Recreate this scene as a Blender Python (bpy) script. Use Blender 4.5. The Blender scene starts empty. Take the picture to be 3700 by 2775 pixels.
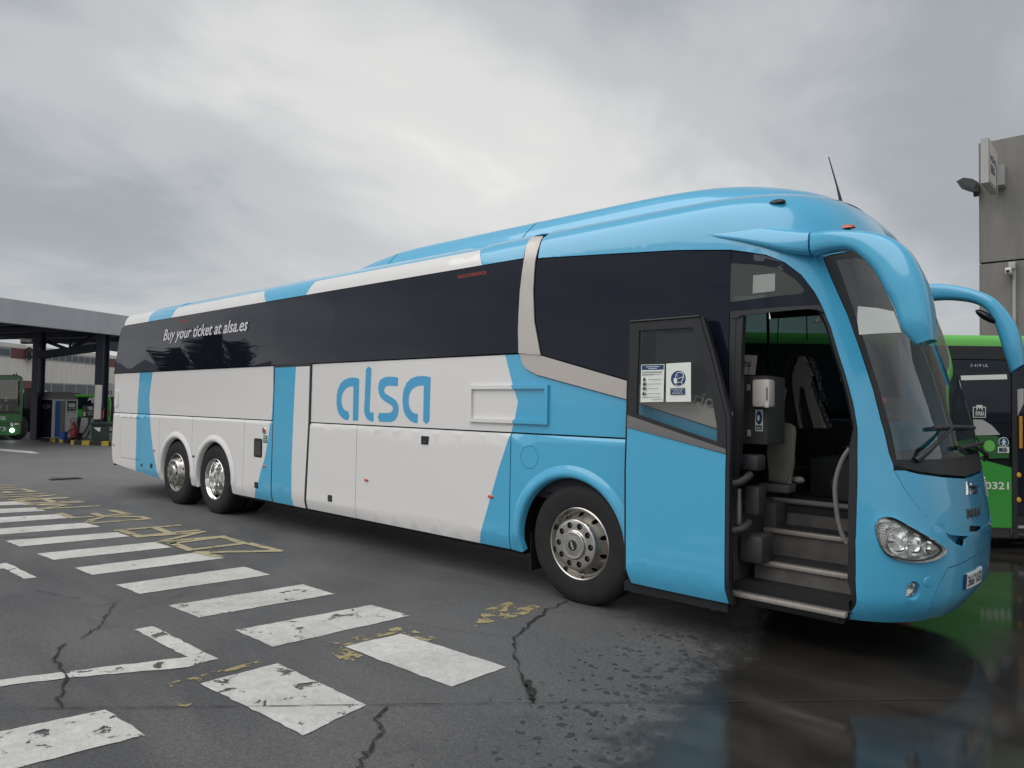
import bpy, bmesh, math, random
from mathutils import Vector, Matrix
from mathutils.geometry import delaunay_2d_cdt
random.seed(7)
SC = bpy.context.scene
COL = SC.collection
R = math.radians
# ------------------------------------------------------------------ camera
cam = bpy.data.objects.new('camera', bpy.data.cameras.new('camera'))
COL.objects.link(cam)
YAW, PITCH, ROLL = -0.72397, 0.02824, 0.01374
fwd = Vector((math.sin(YAW)*math.cos(PITCH), math.cos(YAW)*math.cos(PITCH), math.sin(PITCH)))
rgt = Vector((math.cos(YAW), -math.sin(YAW), 0))
upv = rgt.cross(fwd)
r2 = rgt*math.cos(ROLL)+upv*math.sin(ROLL)
u2 = -rgt*math.sin(ROLL)+upv*math.cos(ROLL)
M = Matrix((r2, u2, -fwd)).transposed().to_4x4()
M.translation = Vector((3.43872, -4.72399, 1.6696))
cam.matrix_world = M
cam.data.sensor_width = 36
cam.data.lens = 2499.93/3700*36
cam.data.clip_start = .05
cam.data.clip_end = 3000
SC.camera = cam
# ------------------------------------------------------------------ sky, sun, exposure
W = bpy.data.worlds.new('World'); SC.world = W; W.use_nodes = True
nt = W.node_tree; nt.nodes.clear()
def N(nt, t, **k):
    n = nt.nodes.new(t)
    for a, b in k.items():
        if a == 'inp':
            for i, v in b.items(): n.inputs[i].default_value = v
        else: setattr(n, a, b)
    return n
def math_(nt, op, a, b=None, c=None, clamp=False):
    n = nt.nodes.new('ShaderNodeMath'); n.operation = op; n.use_clamp = clamp
    for i, v in enumerate((a, b, c)):
        if v is None: continue
        if isinstance(v, (int, float)): n.inputs[i].default_value = v
        else: nt.links.new(v, n.inputs[i])
    return n.outputs[0]
SUN_EL, SUN_AZ = R(58), R(200)
sky = N(nt, 'ShaderNodeTexSky'); sky.sky_type = 'NISHITA'; sky.sun_disc = False
sky.sun_elevation = SUN_EL; sky.sun_rotation = SUN_AZ
tc = N(nt, 'ShaderNodeTexCoord')
sep = N(nt, 'ShaderNodeSeparateXYZ'); nt.links.new(tc.outputs['Generated'], sep.inputs[0])
zc = math_(nt, 'MAXIMUM', sep.outputs[2], 0.0)
den = math_(nt, 'ADD', zc, 0.34)
px = math_(nt, 'DIVIDE', sep.outputs[0], den); py = math_(nt, 'DIVIDE', sep.outputs[1], den)
cmb = N(nt, 'ShaderNodeCombineXYZ'); nt.links.new(px, cmb.inputs[0]); nt.links.new(py, cmb.inputs[1])
mapc = N(nt, 'ShaderNodeMapping'); mapc.inputs['Location'].default_value = (8.06, -1.1, 0); mapc.inputs['Rotation'].default_value = (0, 0, R(20)); mapc.inputs['Scale'].default_value = (1.15, .75, 1)
nt.links.new(cmb.outputs[0], mapc.inputs[0])
n1 = N(nt, 'ShaderNodeTexNoise', inp={'Scale': .62, 'Detail': 5.0, 'Roughness': .45, 'Distortion': .3}); nt.links.new(mapc.outputs[0], n1.inputs['Vector'])
n2 = N(nt, 'ShaderNodeTexNoise', inp={'Scale': 2.6, 'Detail': 7.0, 'Roughness': .54, 'Distortion': .5}); nt.links.new(mapc.outputs[0], n2.inputs['Vector'])
s_ = math_(nt, 'ADD', math_(nt, 'MULTIPLY', n1.outputs[0], .74), math_(nt, 'MULTIPLY', n2.outputs[0], .26))
hz = math_(nt, 'MULTIPLY', math_(nt, 'POWER', math_(nt, 'SUBTRACT', 1.0, zc, clamp=True), 4.0), .10)   # paler towards the horizon
gl = N(nt, 'ShaderNodeVectorMath'); gl.operation = 'DOT_PRODUCT'; nt.links.new(tc.outputs['Generated'], gl.inputs[0]); gl.inputs[1].default_value = (-0.633, 0.694, 0.343)
gr = N(nt, 'ShaderNodeMapRange', inp={1: .80, 2: 1.0, 3: 0.0, 4: .10}); gr.interpolation_type = 'SMOOTHSTEP'; nt.links.new(gl.outputs['Value'], gr.inputs[0])   # thin, bright cloud
s2 = math_(nt, 'ADD', math_(nt, 'ADD', s_, hz), gr.outputs[0])
rmp = N(nt, 'ShaderNodeValToRGB'); nt.links.new(s2, rmp.inputs[0])
cr = rmp.color_ramp; cr.interpolation = 'EASE'
cr.elements[0].position = .34; cr.elements[0].color = (.132, .143, .156, 1)
cr.elements[1].position = .80; cr.elements[1].color = (.465, .46, .445, 1)
for pp, cc in ((.46, (.183, .194, .206, 1)), (.57, (.262, .270, .276, 1)), (.68, (.360, .357, .350, 1))):
    e_ = cr.elements.new(pp); e_.color = cc
bg1 = N(nt, 'ShaderNodeBackground', inp={'Strength': .1}); nt.links.new(sky.outputs[0], bg1.inputs[0])
bg2 = N(nt, 'ShaderNodeBackground', inp={'Strength': 1.33}); nt.links.new(rmp.outputs[0], bg2.inputs[0])
mx = N(nt, 'ShaderNodeMixShader', inp={0: .96}); nt.links.new(bg1.outputs[0], mx.inputs[1]); nt.links.new(bg2.outputs[0], mx.inputs[2])
wo = N(nt, 'ShaderNodeOutputWorld'); nt.links.new(mx.outputs[0], wo.inputs[0])
sun = bpy.data.objects.new('sun', bpy.data.lights.new('sun', 'SUN')); COL.objects.link(sun)
sun.data.energy = 1.3; sun.data.angle = R(70); sun.data.color = (1, .965, .92)
sd = Vector((math.sin(SUN_AZ)*math.cos(SUN_EL), math.cos(SUN_AZ)*math.cos(SUN_EL), math.sin(SUN_EL)))
sun.rotation_euler = sd.to_track_quat('Z', 'Y').to_euler()
vs = SC.view_settings; SC.display_settings.display_device = 'sRGB'
vs.view_transform = 'Standard'; vs.look = 'None'; vs.exposure = 0.66; vs.gamma = 1; vs.use_curve_mapping = False
SC.cycles.max_bounces = 8; SC.cycles.transparent_max_bounces = 12; SC.cycles.sample_clamp_indirect = 4
try: SC.cycles.use_denoising = True
except Exception: pass
# ------------------------------------------------------------------ materials
MATS = {}
def P_(m): return m.node_tree.nodes['Principled BSDF']
def mat(name, col, rough=.5, metal=0.0, spec=.5, coat=0.0, var=0.0, scale=6.0, bump=0.0, bscale=40.0, emit=None, es=1.0):
    m = bpy.data.materials.new(name); m.use_nodes = True; MATS[name] = m
    t = m.node_tree; b = P_(m)
    b.inputs['Base Color'].default_value = (*col, 1); b.inputs['Roughness'].default_value = rough
    b.inputs['Metallic'].default_value = metal; b.inputs['Specular IOR Level'].default_value = spec
    b.inputs['Coat Weight'].default_value = coat; b.inputs['Coat Roughness'].default_value = .04
    if var or bump:
        c = t.nodes.new('ShaderNodeTexCoord')
        nz = N(t, 'ShaderNodeTexNoise', inp={'Scale': scale, 'Detail': 6.0, 'Roughness': .6}); t.links.new(c.outputs['Object'], nz.inputs['Vector'])
        if var:
            mr = N(t, 'ShaderNodeMapRange', inp={1: .3, 2: .7, 3: 1-var, 4: 1+var}); t.links.new(nz.outputs[0], mr.inputs[0])
            mi = N(t, 'ShaderNodeVectorMath'); mi.operation = 'SCALE'; mi.inputs[0].default_value = col
            t.links.new(mr.outputs[0], mi.inputs['Scale']); t.links.new(mi.outputs[0], b.inputs['Base Color'])
            m2 = N(t, 'ShaderNodeMapRange', inp={1: .3, 2: .7, 3: max(.02, rough-.06), 4: min(1, rough+.08)}); t.links.new(nz.outputs[0], m2.inputs[0]); t.links.new(m2.outputs[0], b.inputs['Roughness'])
        if bump:
            n3 = N(t, 'ShaderNodeTexNoise', inp={'Scale': bscale, 'Detail': 4.0}); t.links.new(c.outputs['Object'], n3.inputs['Vector'])
            bp = N(t, 'ShaderNodeBump', inp={'Strength': bump, 'Distance': .01}); t.links.new(n3.outputs[0], bp.inputs['Height']); t.links.new(bp.outputs[0], b.inputs['Normal'])
    if emit:
        b.inputs['Emission Color'].default_value = (*emit, 1); b.inputs['Emission Strength'].default_value = es
    return m
def glass(name, tint=(.7, .78, .74), spec=.04, rough=.0, f0=1.5):
    m = bpy.data.materials.new(name); m.use_nodes = True; MATS[name] = m
    t = m.node_tree; t.nodes.clear()
    tr = N(t, 'ShaderNodeBsdfTransparent', inp={0: (*tint, 1)}); gl = N(t, 'ShaderNodeBsdfGlossy', inp={0: (1, 1, 1, 1), 1: rough})
    fr = N(t, 'ShaderNodeFresnel', inp={0: f0}); gm = N(t, 'ShaderNodeNewGeometry'); t.links.new(math_(t, 'ADD', f0, math_(t, 'MULTIPLY', gm.outputs['Backfacing'], 1/f0-f0)), fr.inputs[0]); mxs = N(t, 'ShaderNodeMixShader'); o_ = N(t, 'ShaderNodeOutputMaterial')
    t.links.new(fr.outputs[0], mxs.inputs[0]); t.links.new(tr.outputs[0], mxs.inputs[1]); t.links.new(gl.outputs[0], mxs.inputs[2]); t.links.new(mxs.outputs[0], o_.inputs[0])
    return m
blue = mat('bus_blue_paint', (.072, .425, .685), .25, spec=.5, coat=.8, bump=.010, bscale=1.7)
white = mat('bus_white_paint', (.77, .76, .752), .25, spec=.5, coat=.7, bump=.010, bscale=1.7)
silver = mat('champagne_silver', (.56, .52, .49), .38, metal=.35, coat=.2, var=.02)
darkgl = mat('dark_tinted_glass', (.008, .010, .017), .02, spec=.38)
P_(darkgl).inputs['Specular Tint'].default_value = (.82, .88, 1, 1)
blackp = mat('black_plastic', (.018, .019, .022), .45, var=.15)
blackm = mat('matt_black', (.010, .011, .013), .8)
dgrey = mat('dark_grey_plastic', (.045, .046, .05), .5, var=.1, bump=.1, bscale=300)
mgrey = mat('grey_plastic', (.16, .155, .15), .5, var=.08)
lgrey = mat('light_grey', (.42, .42, .41), .5, var=.06)
rubber = mat('tyre_rubber', (.022, .022, .024), .72, spec=.3, var=.25, scale=9, bump=.15, bscale=120)
alu = mat('polished_aluminium', (.56, .54, .51), .3, metal=1.0, var=.07, scale=14)
aluc = mat('bright_aluminium', (.80, .80, .79), .12, metal=1.0, var=.04, scale=14)
chrome = mat('chrome', (.75, .75, .76), .08, metal=1.0)
trim = mat('dark_bright_trim', (.34, .33, .33), .16, metal=.85)
bowlm = mat('lamp_bowl_silver', (.95, .95, .94), .22, metal=.7)
t = bowlm.node_tree; c = t.nodes.new('ShaderNodeTexCoord'); vf = N(t, 'ShaderNodeTexVoronoi', inp={'Scale': 26.0}); t.links.new(c.outputs['Object'], vf.inputs['Vector'])
bf = N(t, 'ShaderNodeBump', inp={'Strength': .22, 'Distance': .02}); t.links.new(vf.outputs['Distance'], bf.inputs['Height']); t.links.new(bf.outputs[0], P_(bowlm).inputs['Normal'])   # moulded facets
decal = mat('logo_blue', (.070, .375, .65), .32, coat=.2)
amber = mat('amber_reflector', (.55, .10, .045), .25, coat=.6)
red = mat('red_paint', (.34, .035, .045), .35, var=.15)
paper = mat('white_paper', (.80, .84, .78), .7)
wplast = mat('white_plastic', (.74, .70, .66), .35)
ink = mat('dark_ink', (.02, .03, .05), .6)
inkb = mat('blue_ink', (.015, .05, .16), .5)
lettr = mat('pale_lettering', (.62, .62, .64), .5)
redtx = mat('red_lettering', (.50, .06, .05), .5)
green = mat('green_bus_paint', (.035, .33, .035), .3, coat=.4, var=.04, scale=2)
lime = mat('light_green_paint', (.14, .50, .09), .35, coat=.3, var=.04)
dkgreen = mat('dark_green_bus_paint', (.015, .17, .025), .3, coat=.4, var=.04)
binm = mat('bin_green_plastic', (.018, .04, .026), .55, var=.12)
steel = mat('brushed_steel', (.30, .295, .285), .42, metal=.7, var=.12, scale=20)
stepm = mat('step_riser_laminate', (.105, .098, .092), .5, var=.22, scale=9)
carpet = mat('dark_floor', (.02, .02, .024), .85, var=.2)
seatm = mat('seat_back_vinyl', (.27, .25, .225), .6, var=.08)
canopyg = mat('canopy_fascia_grey', (.52, .535, .56), .45, var=.05, scale=.6)
navy = mat('navy_steel', (.022, .026, .045), .5, var=.15)
cream = mat('cream_render', (.80, .76, .69), .85, var=.07, scale=.5)
maroon = mat('maroon_panel', (.19, .07, .075), .7, var=.08)
frameg = mat('window_frame_grey', (.30, .31, .32), .5)
bglass = mat('building_glass', (.035, .045, .06), .05, spec=.6)
yellow = mat('kerb_yellow', (.50, .37, .05), .7, var=.2)
kerbb = mat('kerb_black', (.03, .03, .033), .75, var=.2)
bluep = mat('blue_panel', (.02, .07, .27), .4, var=.08)
yplast = mat('yellow_plastic', (.70, .42, .02), .4)
concrete = mat('building_concrete', (.235, .225, .21), .85, var=.10, scale=.8, bump=.05, bscale=30)
orange = mat('orange_pole', (.55, .26, .02), .4)
headl = mat('lit_headlamp', (.9, .9, .9), .3, emit=(.8, .88, 1), es=9)
skin = mat('skin', (.45, .28, .2), .6)
hivis = mat('hi_vis_cloth', (.5, .55, .08), .8)
navycl = mat('dark_cloth', (.02, .025, .04), .9)
cabm = mat('cabinet_grey', (.065, .062, .062), .55, var=.06)
clearg = mat('clear_glass', (.10, .115, .11), .04)
P_(clearg).inputs['Alpha'].default_value = .30
wsg = glass('windscreen_glass', (.62, .68, .64), f0=2.0)
leftg = glass('left_window_glass', (.05, .082, .08), f0=1.45)
doorg = mat('glass_painted_sheen', (.15, .16, .155), .08)
P_(doorg).inputs['Alpha'].default_value = .45  # flat grey layer painted in for the reflection on the quarter window
lamp = glass('lamp_lens', (.9, .92, .92), f0=1.45)
def streaks(m, lo=.72, hi=1.12, sc=(1.2, 1.2, .12)):
    # rain-washed vertical streaks
    t = m.node_tree; b = P_(m); src = b.inputs['Base Color'].links[0].from_socket
    g = N(t, 'ShaderNodeNewGeometry'); mp = N(t, 'ShaderNodeMapping'); mp.inputs['Scale'].default_value = sc; t.links.new(g.outputs['Position'], mp.inputs[0])
    n = N(t, 'ShaderNodeTexNoise', inp={'Scale': 2.2, 'Detail': 6.0, 'Roughness': .62}); t.links.new(mp.outputs[0], n.inputs['Vector'])
    r = N(t, 'ShaderNodeMapRange', inp={1: .32, 2: .68, 3: lo, 4: hi}); t.links.new(n.outputs[0], r.inputs[0])
    v = N(t, 'ShaderNodeVectorMath'); v.operation = 'SCALE'; t.links.new(src, v.inputs[0]); t.links.new(r.outputs[0], v.inputs['Scale']); t.links.new(v.outputs[0], b.inputs['Base Color'])
streaks(concrete); streaks(cream, .86, 1.05); streaks(canopyg, .88, 1.06, (.6, .6, .3))
# striped seat cloth
sp = mat('patterned_seat_cloth', (.02, .02, .03), .9)
t = sp.node_tree; c = t.nodes.new('ShaderNodeTexCoord'); wv = N(t, 'ShaderNodeTexWave', inp={'Scale': 17.0, 'Distortion': 7.0, 'Detail': 2.0}); t.links.new(c.outputs['Object'], wv.inputs['Vector'])
rp = N(t, 'ShaderNodeValToRGB'); rp.color_ramp.elements[0].position = .93; rp.color_ramp.elements[0].color = (.015, .016, .025, 1); rp.color_ramp.elements[1].position = .98; rp.color_ramp.elements[1].color = (.22, .21, .2, 1)
t.links.new(wv.outputs[0], rp.inputs[0]); t.links.new(rp.outputs[0], P_(sp).inputs['Base Color'])
# perforated nosing
nos = mat('step_nosing', (.36, .33, .295), .45, metal=.3, var=.1, scale=30)
# ------------------------------------------------------------------ mesh helpers
def tag(o, label=None, cat=None, group=None, kind=None):
    for k, v in (('label', label), ('category', cat), ('group', group), ('kind', kind)):
        if v: o[k] = v
    return o
def link(name, me, mats, parent=None, smooth=35):
    if not isinstance(mats, (list, tuple)): mats = [mats]
    for m in mats: me.materials.append(m)
    o = bpy.data.objects.new(name, me); COL.objects.link(o)
    if smooth is not None:
        me.shade_smooth(); me.set_sharp_from_angle(angle=R(smooth))
    if parent is not None: o.parent = parent; o.matrix_parent_inverse = parent.matrix_basis.inverted()
    return o
def empty(name, loc=(0, 0, 0), label=None, cat=None, group=None, rz=0):
    o = bpy.data.objects.new(name, None); COL.objects.link(o); o.location = loc; o.rotation_euler.z = rz; o.empty_display_size = .2
    return tag(o, label, cat, group)
def from_bm(name, bm, mats, parent=None, smooth=35):
    me = bpy.data.meshes.new(name); bm.normal_update(); bm.to_mesh(me); bm.free()
    return link(name, me, mats, parent, smooth)
def pyd(name, vs_, fs_, mats, parent=None, smooth=35, mi=None):
    me = bpy.data.meshes.new(name); me.from_pydata([tuple(v) for v in vs_], [], fs_)
    if mi:
        for p_, k in zip(me.polygons, mi): p_.material_index = k
    return link(name, me, mats, parent, smooth)
def bm_box(bm, a, b, mi=0, bev=0.0, mtx=None):
    (x0, y0, z0), (x1, y1, z1) = a, b
    r = bmesh.ops.create_cube(bm, size=1.0)
    for v in r['verts']:
        v.co = Vector((x0+(v.co.x+.5)*(x1-x0), y0+(v.co.y+.5)*(y1-y0), z0+(v.co.z+.5)*(z1-z0)))
    vs_ = r['verts']; fs = list({f for v in vs_ for f in v.link_faces})
    for f in fs: f.material_index = mi
    if bev:
        rr = bmesh.ops.bevel(bm, geom=list({e for v in vs_ for e in v.link_edges}), offset=bev, segments=2, affect='EDGES', profile=.5)
        vs_ = list({v for f in rr['faces'] for v in f.verts} | {v for v in vs_ if v.is_valid})
        for v in vs_:
            for f in v.link_faces: f.material_index = mi
    if mtx is not None:
        for v in vs_: v.co = mtx @ v.co
def box(name, a, b, m, parent=None, bev=0.0, mtx=None):
    bm = bmesh.new(); bm_box(bm, a, b, 0, bev, mtx); return from_bm(name, bm, m, parent)
def bm_tube(bm, pts, rad, seg=10, mi=0, cap=True):
    pts = [Vector(p_) for p_ in pts]; n = len(pts)
    rads = rad if isinstance(rad, (list, tuple)) else [rad]*n
    rings = []; prev = None
    for i in range(n):
        d = (pts[min(i+1, n-1)]-pts[max(i-1, 0)]).normalized()
        if prev is None:
            a = d.orthogonal().normalized()
        else:
            a = (prev-d*prev.dot(d)).normalized()
        prev = a; b = d.cross(a)
        rings.append([bm.verts.new(pts[i]+(a*math.cos(2*math.pi*k/seg)+b*math.sin(2*math.pi*k/seg))*rads[i]) for k in range(seg)])
    for i in range(n-1):
        for k in range(seg):
            bm.faces.new((rings[i][k], rings[i][(k+1) % seg], rings[i+1][(k+1) % seg], rings[i+1][k])).material_index = mi
    if cap:
        bm.faces.new(list(reversed(rings[0]))).material_index = mi; bm.faces.new(rings[-1]).material_index = mi
def tube(name, pts, rad, m, parent=None, seg=10):
    bm = bmesh.new(); bm_tube(bm, pts, rad, seg); return from_bm(name, bm, m, parent)
def smooth_path(pts, n=6):
    P = [Vector(p_) for p_ in pts]; out = []
    for i in range(len(P)-1):
        p0, p1, p2, p3 = P[max(i-1, 0)], P[i], P[i+1], P[min(i+2, len(P)-1)]
        for k in range(n):
            t_ = k/n
            out.append(.5*((2*p1)+(-p0+p2)*t_+(2*p0-5*p1+4*p2-p3)*t_*t_+(-p0+3*p1-3*p2+p3)*t_**3))
    out.append(P[-1]); return out
def bm_lathe(bm, prof, org, axis, seg=40, mi=0):
    # prof: (radius, height along axis)
    org = Vector(org); ax = Vector(axis).normalized(); a = ax.orthogonal().normalized(); b = ax.cross(a); rings = []
    for (r_, h_) in prof:
        if r_ < 1e-6: rings.append([bm.verts.new(org+ax*h_)])
        else: rings.append([bm.verts.new(org+ax*h_+(a*math.cos(2*math.pi*k/seg)+b*math.sin(2*math.pi*k/seg))*r_) for k in range(seg)])
    for i in range(len(rings)-1):
        A, B = rings[i], rings[i+1]
        for k in range(seg):
            k2 = (k+1) % seg
            if len(A) == 1 and len(B) == 1: continue
            if len(A) == 1: f = (A[0], B[k2], B[k])
            elif len(B) == 1: f = (A[k], A[k2], B[0])
            else: f = (A[k], A[k2], B[k2], B[k])
            bm.faces.new(f).material_index = mi
def lathe(name, prof, org, axis, m, parent=None, seg=40, smooth=35):
    bm = bmesh.new(); bm_lathe(bm, prof, org, axis, seg); bmesh.ops.recalc_face_normals(bm, faces=bm.faces)
    return from_bm(name, bm, m, parent, smooth)
def area2(p_): return sum(p_[i][0]*p_[(i+1) % len(p_)][1]-p_[(i+1) % len(p_)][0]*p_[i][1] for i in range(len(p_)))
def inpoly(q, poly):
    x, y = q; c_ = False; j = len(poly)-1
    for i in range(len(poly)):
        (xi, yi), (xj, yj) = poly[i], poly[j]
        if (yi > y) != (yj > y) and x < (xj-xi)*(y-yi)/(yj-yi)+xi: c_ = not c_
        j = i
    return c_
def circ(cx, cy, r_, n=32, ry=None): return [(cx+r_*math.cos(2*math.pi*k/n), cy+(ry or r_)*math.sin(2*math.pi*k/n)) for k in range(n)]
def rrect(x0, y0, x1, y1, r_=.02, n=4):
    out = []
    for cx, cy, a0 in ((x1-r_, y0+r_, -90), (x1-r_, y1-r_, 0), (x0+r_, y1-r_, 90), (x0+r_, y0+r_, 180)):
        for k in range(n+1):
            a = R(a0+90*k/n); out.append((cx+r_*math.cos(a), cy+r_*math.sin(a)))
    return out
def inset_poly(poly, d):
    # simple vertex-normal inset
    if area2(poly) < 0: poly = poly[::-1]
    n = len(poly); out = []
    for i in range(n):
        a, b, c_ = Vector(poly[i-1]), Vector(poly[i]), Vector(poly[(i+1) % n])
        e1 = (b-a).normalized() if (b-a).length > 1e-9 else Vector((1, 0)); e2 = (c_-b).normalized() if (c_-b).length > 1e-9 else e1
        n1, n2 = Vector((-e1.y, e1.x)), Vector((-e2.y, e2.x)); m_ = (n1+n2)
        if m_.length < 1e-6: m_ = n1
        m_.normalize(); k = max(.4, m_.dot(n1)); out.append(tuple(b+m_*(d/k)))
    return out
def panel(name, chart, outline, mats, parent=None, regions=(), holes=(), grid=(.25, .12), th=.012, off=0.0, prof=None, smooth=32, ext=()):
    """a sheet cut to outline (2D, in the chart's coordinates), with coloured regions and holes, bent onto the chart's surface, with thick edges"""
    V2, E2, F2 = [], [], []
    gx, gy = grid
    def addpoly(p_):
        if area2(p_) < 0: p_ = p_[::-1]
        idx = []
        for i in range(len(p_)):
            a, b = p_[i], p_[(i+1) % len(p_)]
            n = max(1, int(max(abs(b[0]-a[0])/gx, abs(b[1]-a[1])/gy)+.5))
            for k in range(n):
                V2.append((a[0]+(b[0]-a[0])*k/n, a[1]+(b[1]-a[1])*k/n)); idx.append(len(V2)-1)
        F2.append(idx)
    polys = [outline]+[r_[0] for r_ in regions]+list(holes)
    for p_ in polys: addpoly(p_)
    xs = [q[0] for q in outline]; ys = [q[1] for q in outline]
    nx, ny = max(1, int((max(xs)-min(xs))/gx)), max(1, int((max(ys)-min(ys))/gy))
    if nx*ny > 1:
        for i in range(1, nx):
            for j in range(1, ny):
                q = (min(xs)+(max(xs)-min(xs))*(i+(0 if prof else .13*((j*7) % 3-1)))/nx, min(ys)+(max(ys)-min(ys))*j/ny)
                if inpoly(q, outline): V2.append(q)
    vo, eo, fo, ov, oe, of = delaunay_2d_cdt([Vector(v) for v in V2], [], F2, 0, 1e-6)
    nr = len(regions); keep = []; mi = []
    for f, o_ in zip(fo, of):
        if 0 not in o_: continue
        if any(k > nr for k in o_): continue
        m_ = 0
        for k in o_:
            if 1 <= k <= nr: m_ = regions[k-1][1]
        keep.append(f); mi.append(m_)
    used = sorted({i for f in keep for i in f}); rm = {i: k for k, i in enumerate(used)}
    def pos(q, d):
        o2 = off+d+(prof(q[0], q[1]) if prof else 0)
        return chart(q[0], q[1], o2)
    vs_ = [pos(vo[i], 0) for i in used]; fs_ = [tuple(rm[i] for i in f) for f in keep]
    if th:
        cnt = {}
        for f, m_ in zip(fs_, mi):
            for a, b in zip(f, f[1:]+f[:1]): cnt[(a, b)] = m_
        low = {}
        for (a, b), m_ in list(cnt.items()):
            if (b, a) in cnt: continue
            for q in (a, b):
                if q not in low: low[q] = len(vs_); vs_.append(pos(vo[used[q]], -th))
            fs_.append((b, a, low[a], low[b])); mi.append(m_)
    return pyd(name, vs_, fs_, mats, parent, smooth, mi)
def plane_chart(org, ex, n):
    org, ex, n = Vector(org), Vector(ex).normalized(), Vector(n).normalized()
    return lambda a, z, o_=0: tuple(org+ex*a+n*o_+Vector((0, 0, z)))
def text_mesh(s, size=1.0, shear=0.0, bold=0.0, sx=1.0):
    cu = bpy.data.curves.new('t', 'FONT'); cu.body = s; cu.size = size; cu.shear = shear; cu.offset = bold; cu.resolution_u = 3
    o = bpy.data.objects.new('t', cu); COL.objects.link(o)
    dg = bpy.context.evaluated_depsgraph_get(); me = bpy.data.meshes.new_from_object(o.evaluated_get(dg))
    bpy.data.objects.remove(o); bpy.data.curves.remove(cu)
    return [tuple(v.co) for v in me.vertices], [tuple(p_.vertices) for p_ in me.polygons]
def lettering(name, s, chart, x0, z0, w, h, m, parent=None, off=.003, th=.0, shear=0, bold=.0, xz=None):
    """text fitted into the rectangle x0..x0+w, z0..z0+h of a chart; xz optionally bends the baseline"""
    vs_, fs_ = text_mesh(s, 1.0, shear, bold)
    mx0 = min(v[0] for v in vs_); mx1 = max(v[0] for v in vs_); my0 = min(v[1] for v in vs_); my1 = max(v[1] for v in vs_)
    def q(v):
        return x0+(v[0]-mx0)/(mx1-mx0)*w, z0+(v[1]-my0)/(my1-my0)*h
    out = []
    for v in vs_:
        a, b = q(v)
        if xz: a, b = xz(a, b)
        out.append(chart(a, b, off))
    fs2 = list(fs_)
    if th:
        n = len(out)
        for v in vs_:
            a, b = q(v)
            if xz: a, b = xz(a, b)
            out.append(chart(a, b, off-th))
        cnt = set((a, b) for f in fs_ for a, b in zip(f, f[1:]+f[:1]))
        for (a, b) in cnt:
            if (b, a) not in cnt: fs2.append((b, a, a+n, b+n))
    return pyd(name, out, fs2, m, parent, None)
def flat_stack(name, chart, layers, mats, parent=None, step=.0012, off=.002):
    """one printed sheet: layers = [(polygon, material index)], each a hair above the one before"""
    vs_, fs_, mi = [], [], []
    for k, (p_, m_) in enumerate(layers):
        if area2(p_) < 0: p_ = p_[::-1]
        b = len(vs_)
        for q in p_: vs_.append(chart(q[0], q[1], off+step*k))
        fs_.append(tuple(range(b, b+len(p_)))); mi.append(m_)
        if k == 0:
            for q in p_: vs_.append(chart(q[0], q[1], off-.0015))
            n = len(p_)
            for i in range(n): fs_.append((b+(i+1) % n, b+i, b+n+i, b+n+(i+1) % n)); mi.append(m_)
    return pyd(name, vs_, fs_, mats, parent, None, mi)
def rect(x0, z0, x1, z1): return [(x0, z0), (x1, z0), (x1, z1), (x0, z1)]
def copy_tree(o, parent=None):
    c = o.copy(); COL.objects.link(c)
    if parent is not None: c.parent = parent
    for ch in o.children: copy_tree(ch, c)
    return c
import math
XF=[(.20,2.52),(.30,2.575),(.36,2.625),(.42,2.665),(.50,2.672),(.6,2.68),(.83,2.682),(1.05,2.655),(1.19,2.633),(1.35,2.604),(1.53,2.577),(1.77,2.515),(2.05,2.437),(2.28,2.368),(2.53,2.288),(2.75,2.21),(2.9,2.15),(3.0,2.10),(3.08,2.05),(3.16,1.98),(3.22,1.90),(3.27,1.78),(3.31,1.60),(3.335,1.30)]
INS=[(.20,.10),(.30,.05),(.345,.03),(.40,.012),(.46,0),(2.13,0),(2.5,.014),(2.85,.036),(2.98,.05),(3.06,.068),(3.12,.09),(3.17,.125),(3.21,.17),(3.25,.24),(3.28,.32),(3.31,.45),(3.335,.62)]
def lerp(T,z):
    if z<=T[0][0]: return T[0][1]
    for (a,b),(c,d) in zip(T,T[1:]):
        if z<=c: return b+(d-b)*(z-a)/(c-a)
    return T[-1][1]
def smo(T,z,h=.03):
    return (lerp(T,z-h)+2*lerp(T,z)+lerp(T,z+h))/4
A0,HW,NE=1.05,1.275,3.0
def pars(z):
    i=smo(INS,z,.012); return smo(XF,z)-A0, A0, HW-i
_N=400
_t=[]
for _k in range(_N+1):
    _w=math.pi/2*_k/_N
    _t.append((math.sin(_w)**(2/NE)*1.0,math.cos(_w)**(2/NE)))
_L=[0]
for _k in range(1,_N+1):
    _L.append(_L[-1]+math.hypot((_t[_k][0]-_t[_k-1][0])*A0,(_t[_k][1]-_t[_k-1][1])*HW))
LQ=_L[-1]
def unit(s):
    # s in [0,LQ] from side tangent (0,1) to nose (1,0)
    lo,hi=0,_N
    while hi-lo>1:
        m=(lo+hi)//2
        if _L[m]<=s: lo=m
        else: hi=m
    d=_L[hi]-_L[lo]; f=0 if d==0 else min(1,max(0,(s-_L[lo])/d))
    return _t[lo][0]+f*(_t[hi][0]-_t[lo][0]),_t[lo][1]+f*(_t[hi][1]-_t[lo][1])
def FP(s,z):
    x0,a,b=pars(z)
    if s<0: return (x0+s,HW-b,z)
    left=s>LQ; q=2*LQ-s if left else s
    if q<0: return (x0+q,HW+b,z)
    u,v=unit(q)
    return (x0+a*u,HW+(b*v if left else -b*v),z)
def SP(x,z):
    x0,a,b=pars(z)
    k=0 if x<=x0 else min(1,(x-x0)/a)
    return (x,HW-b*max(0,1-k**NE)**(1/NE),z)
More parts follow.
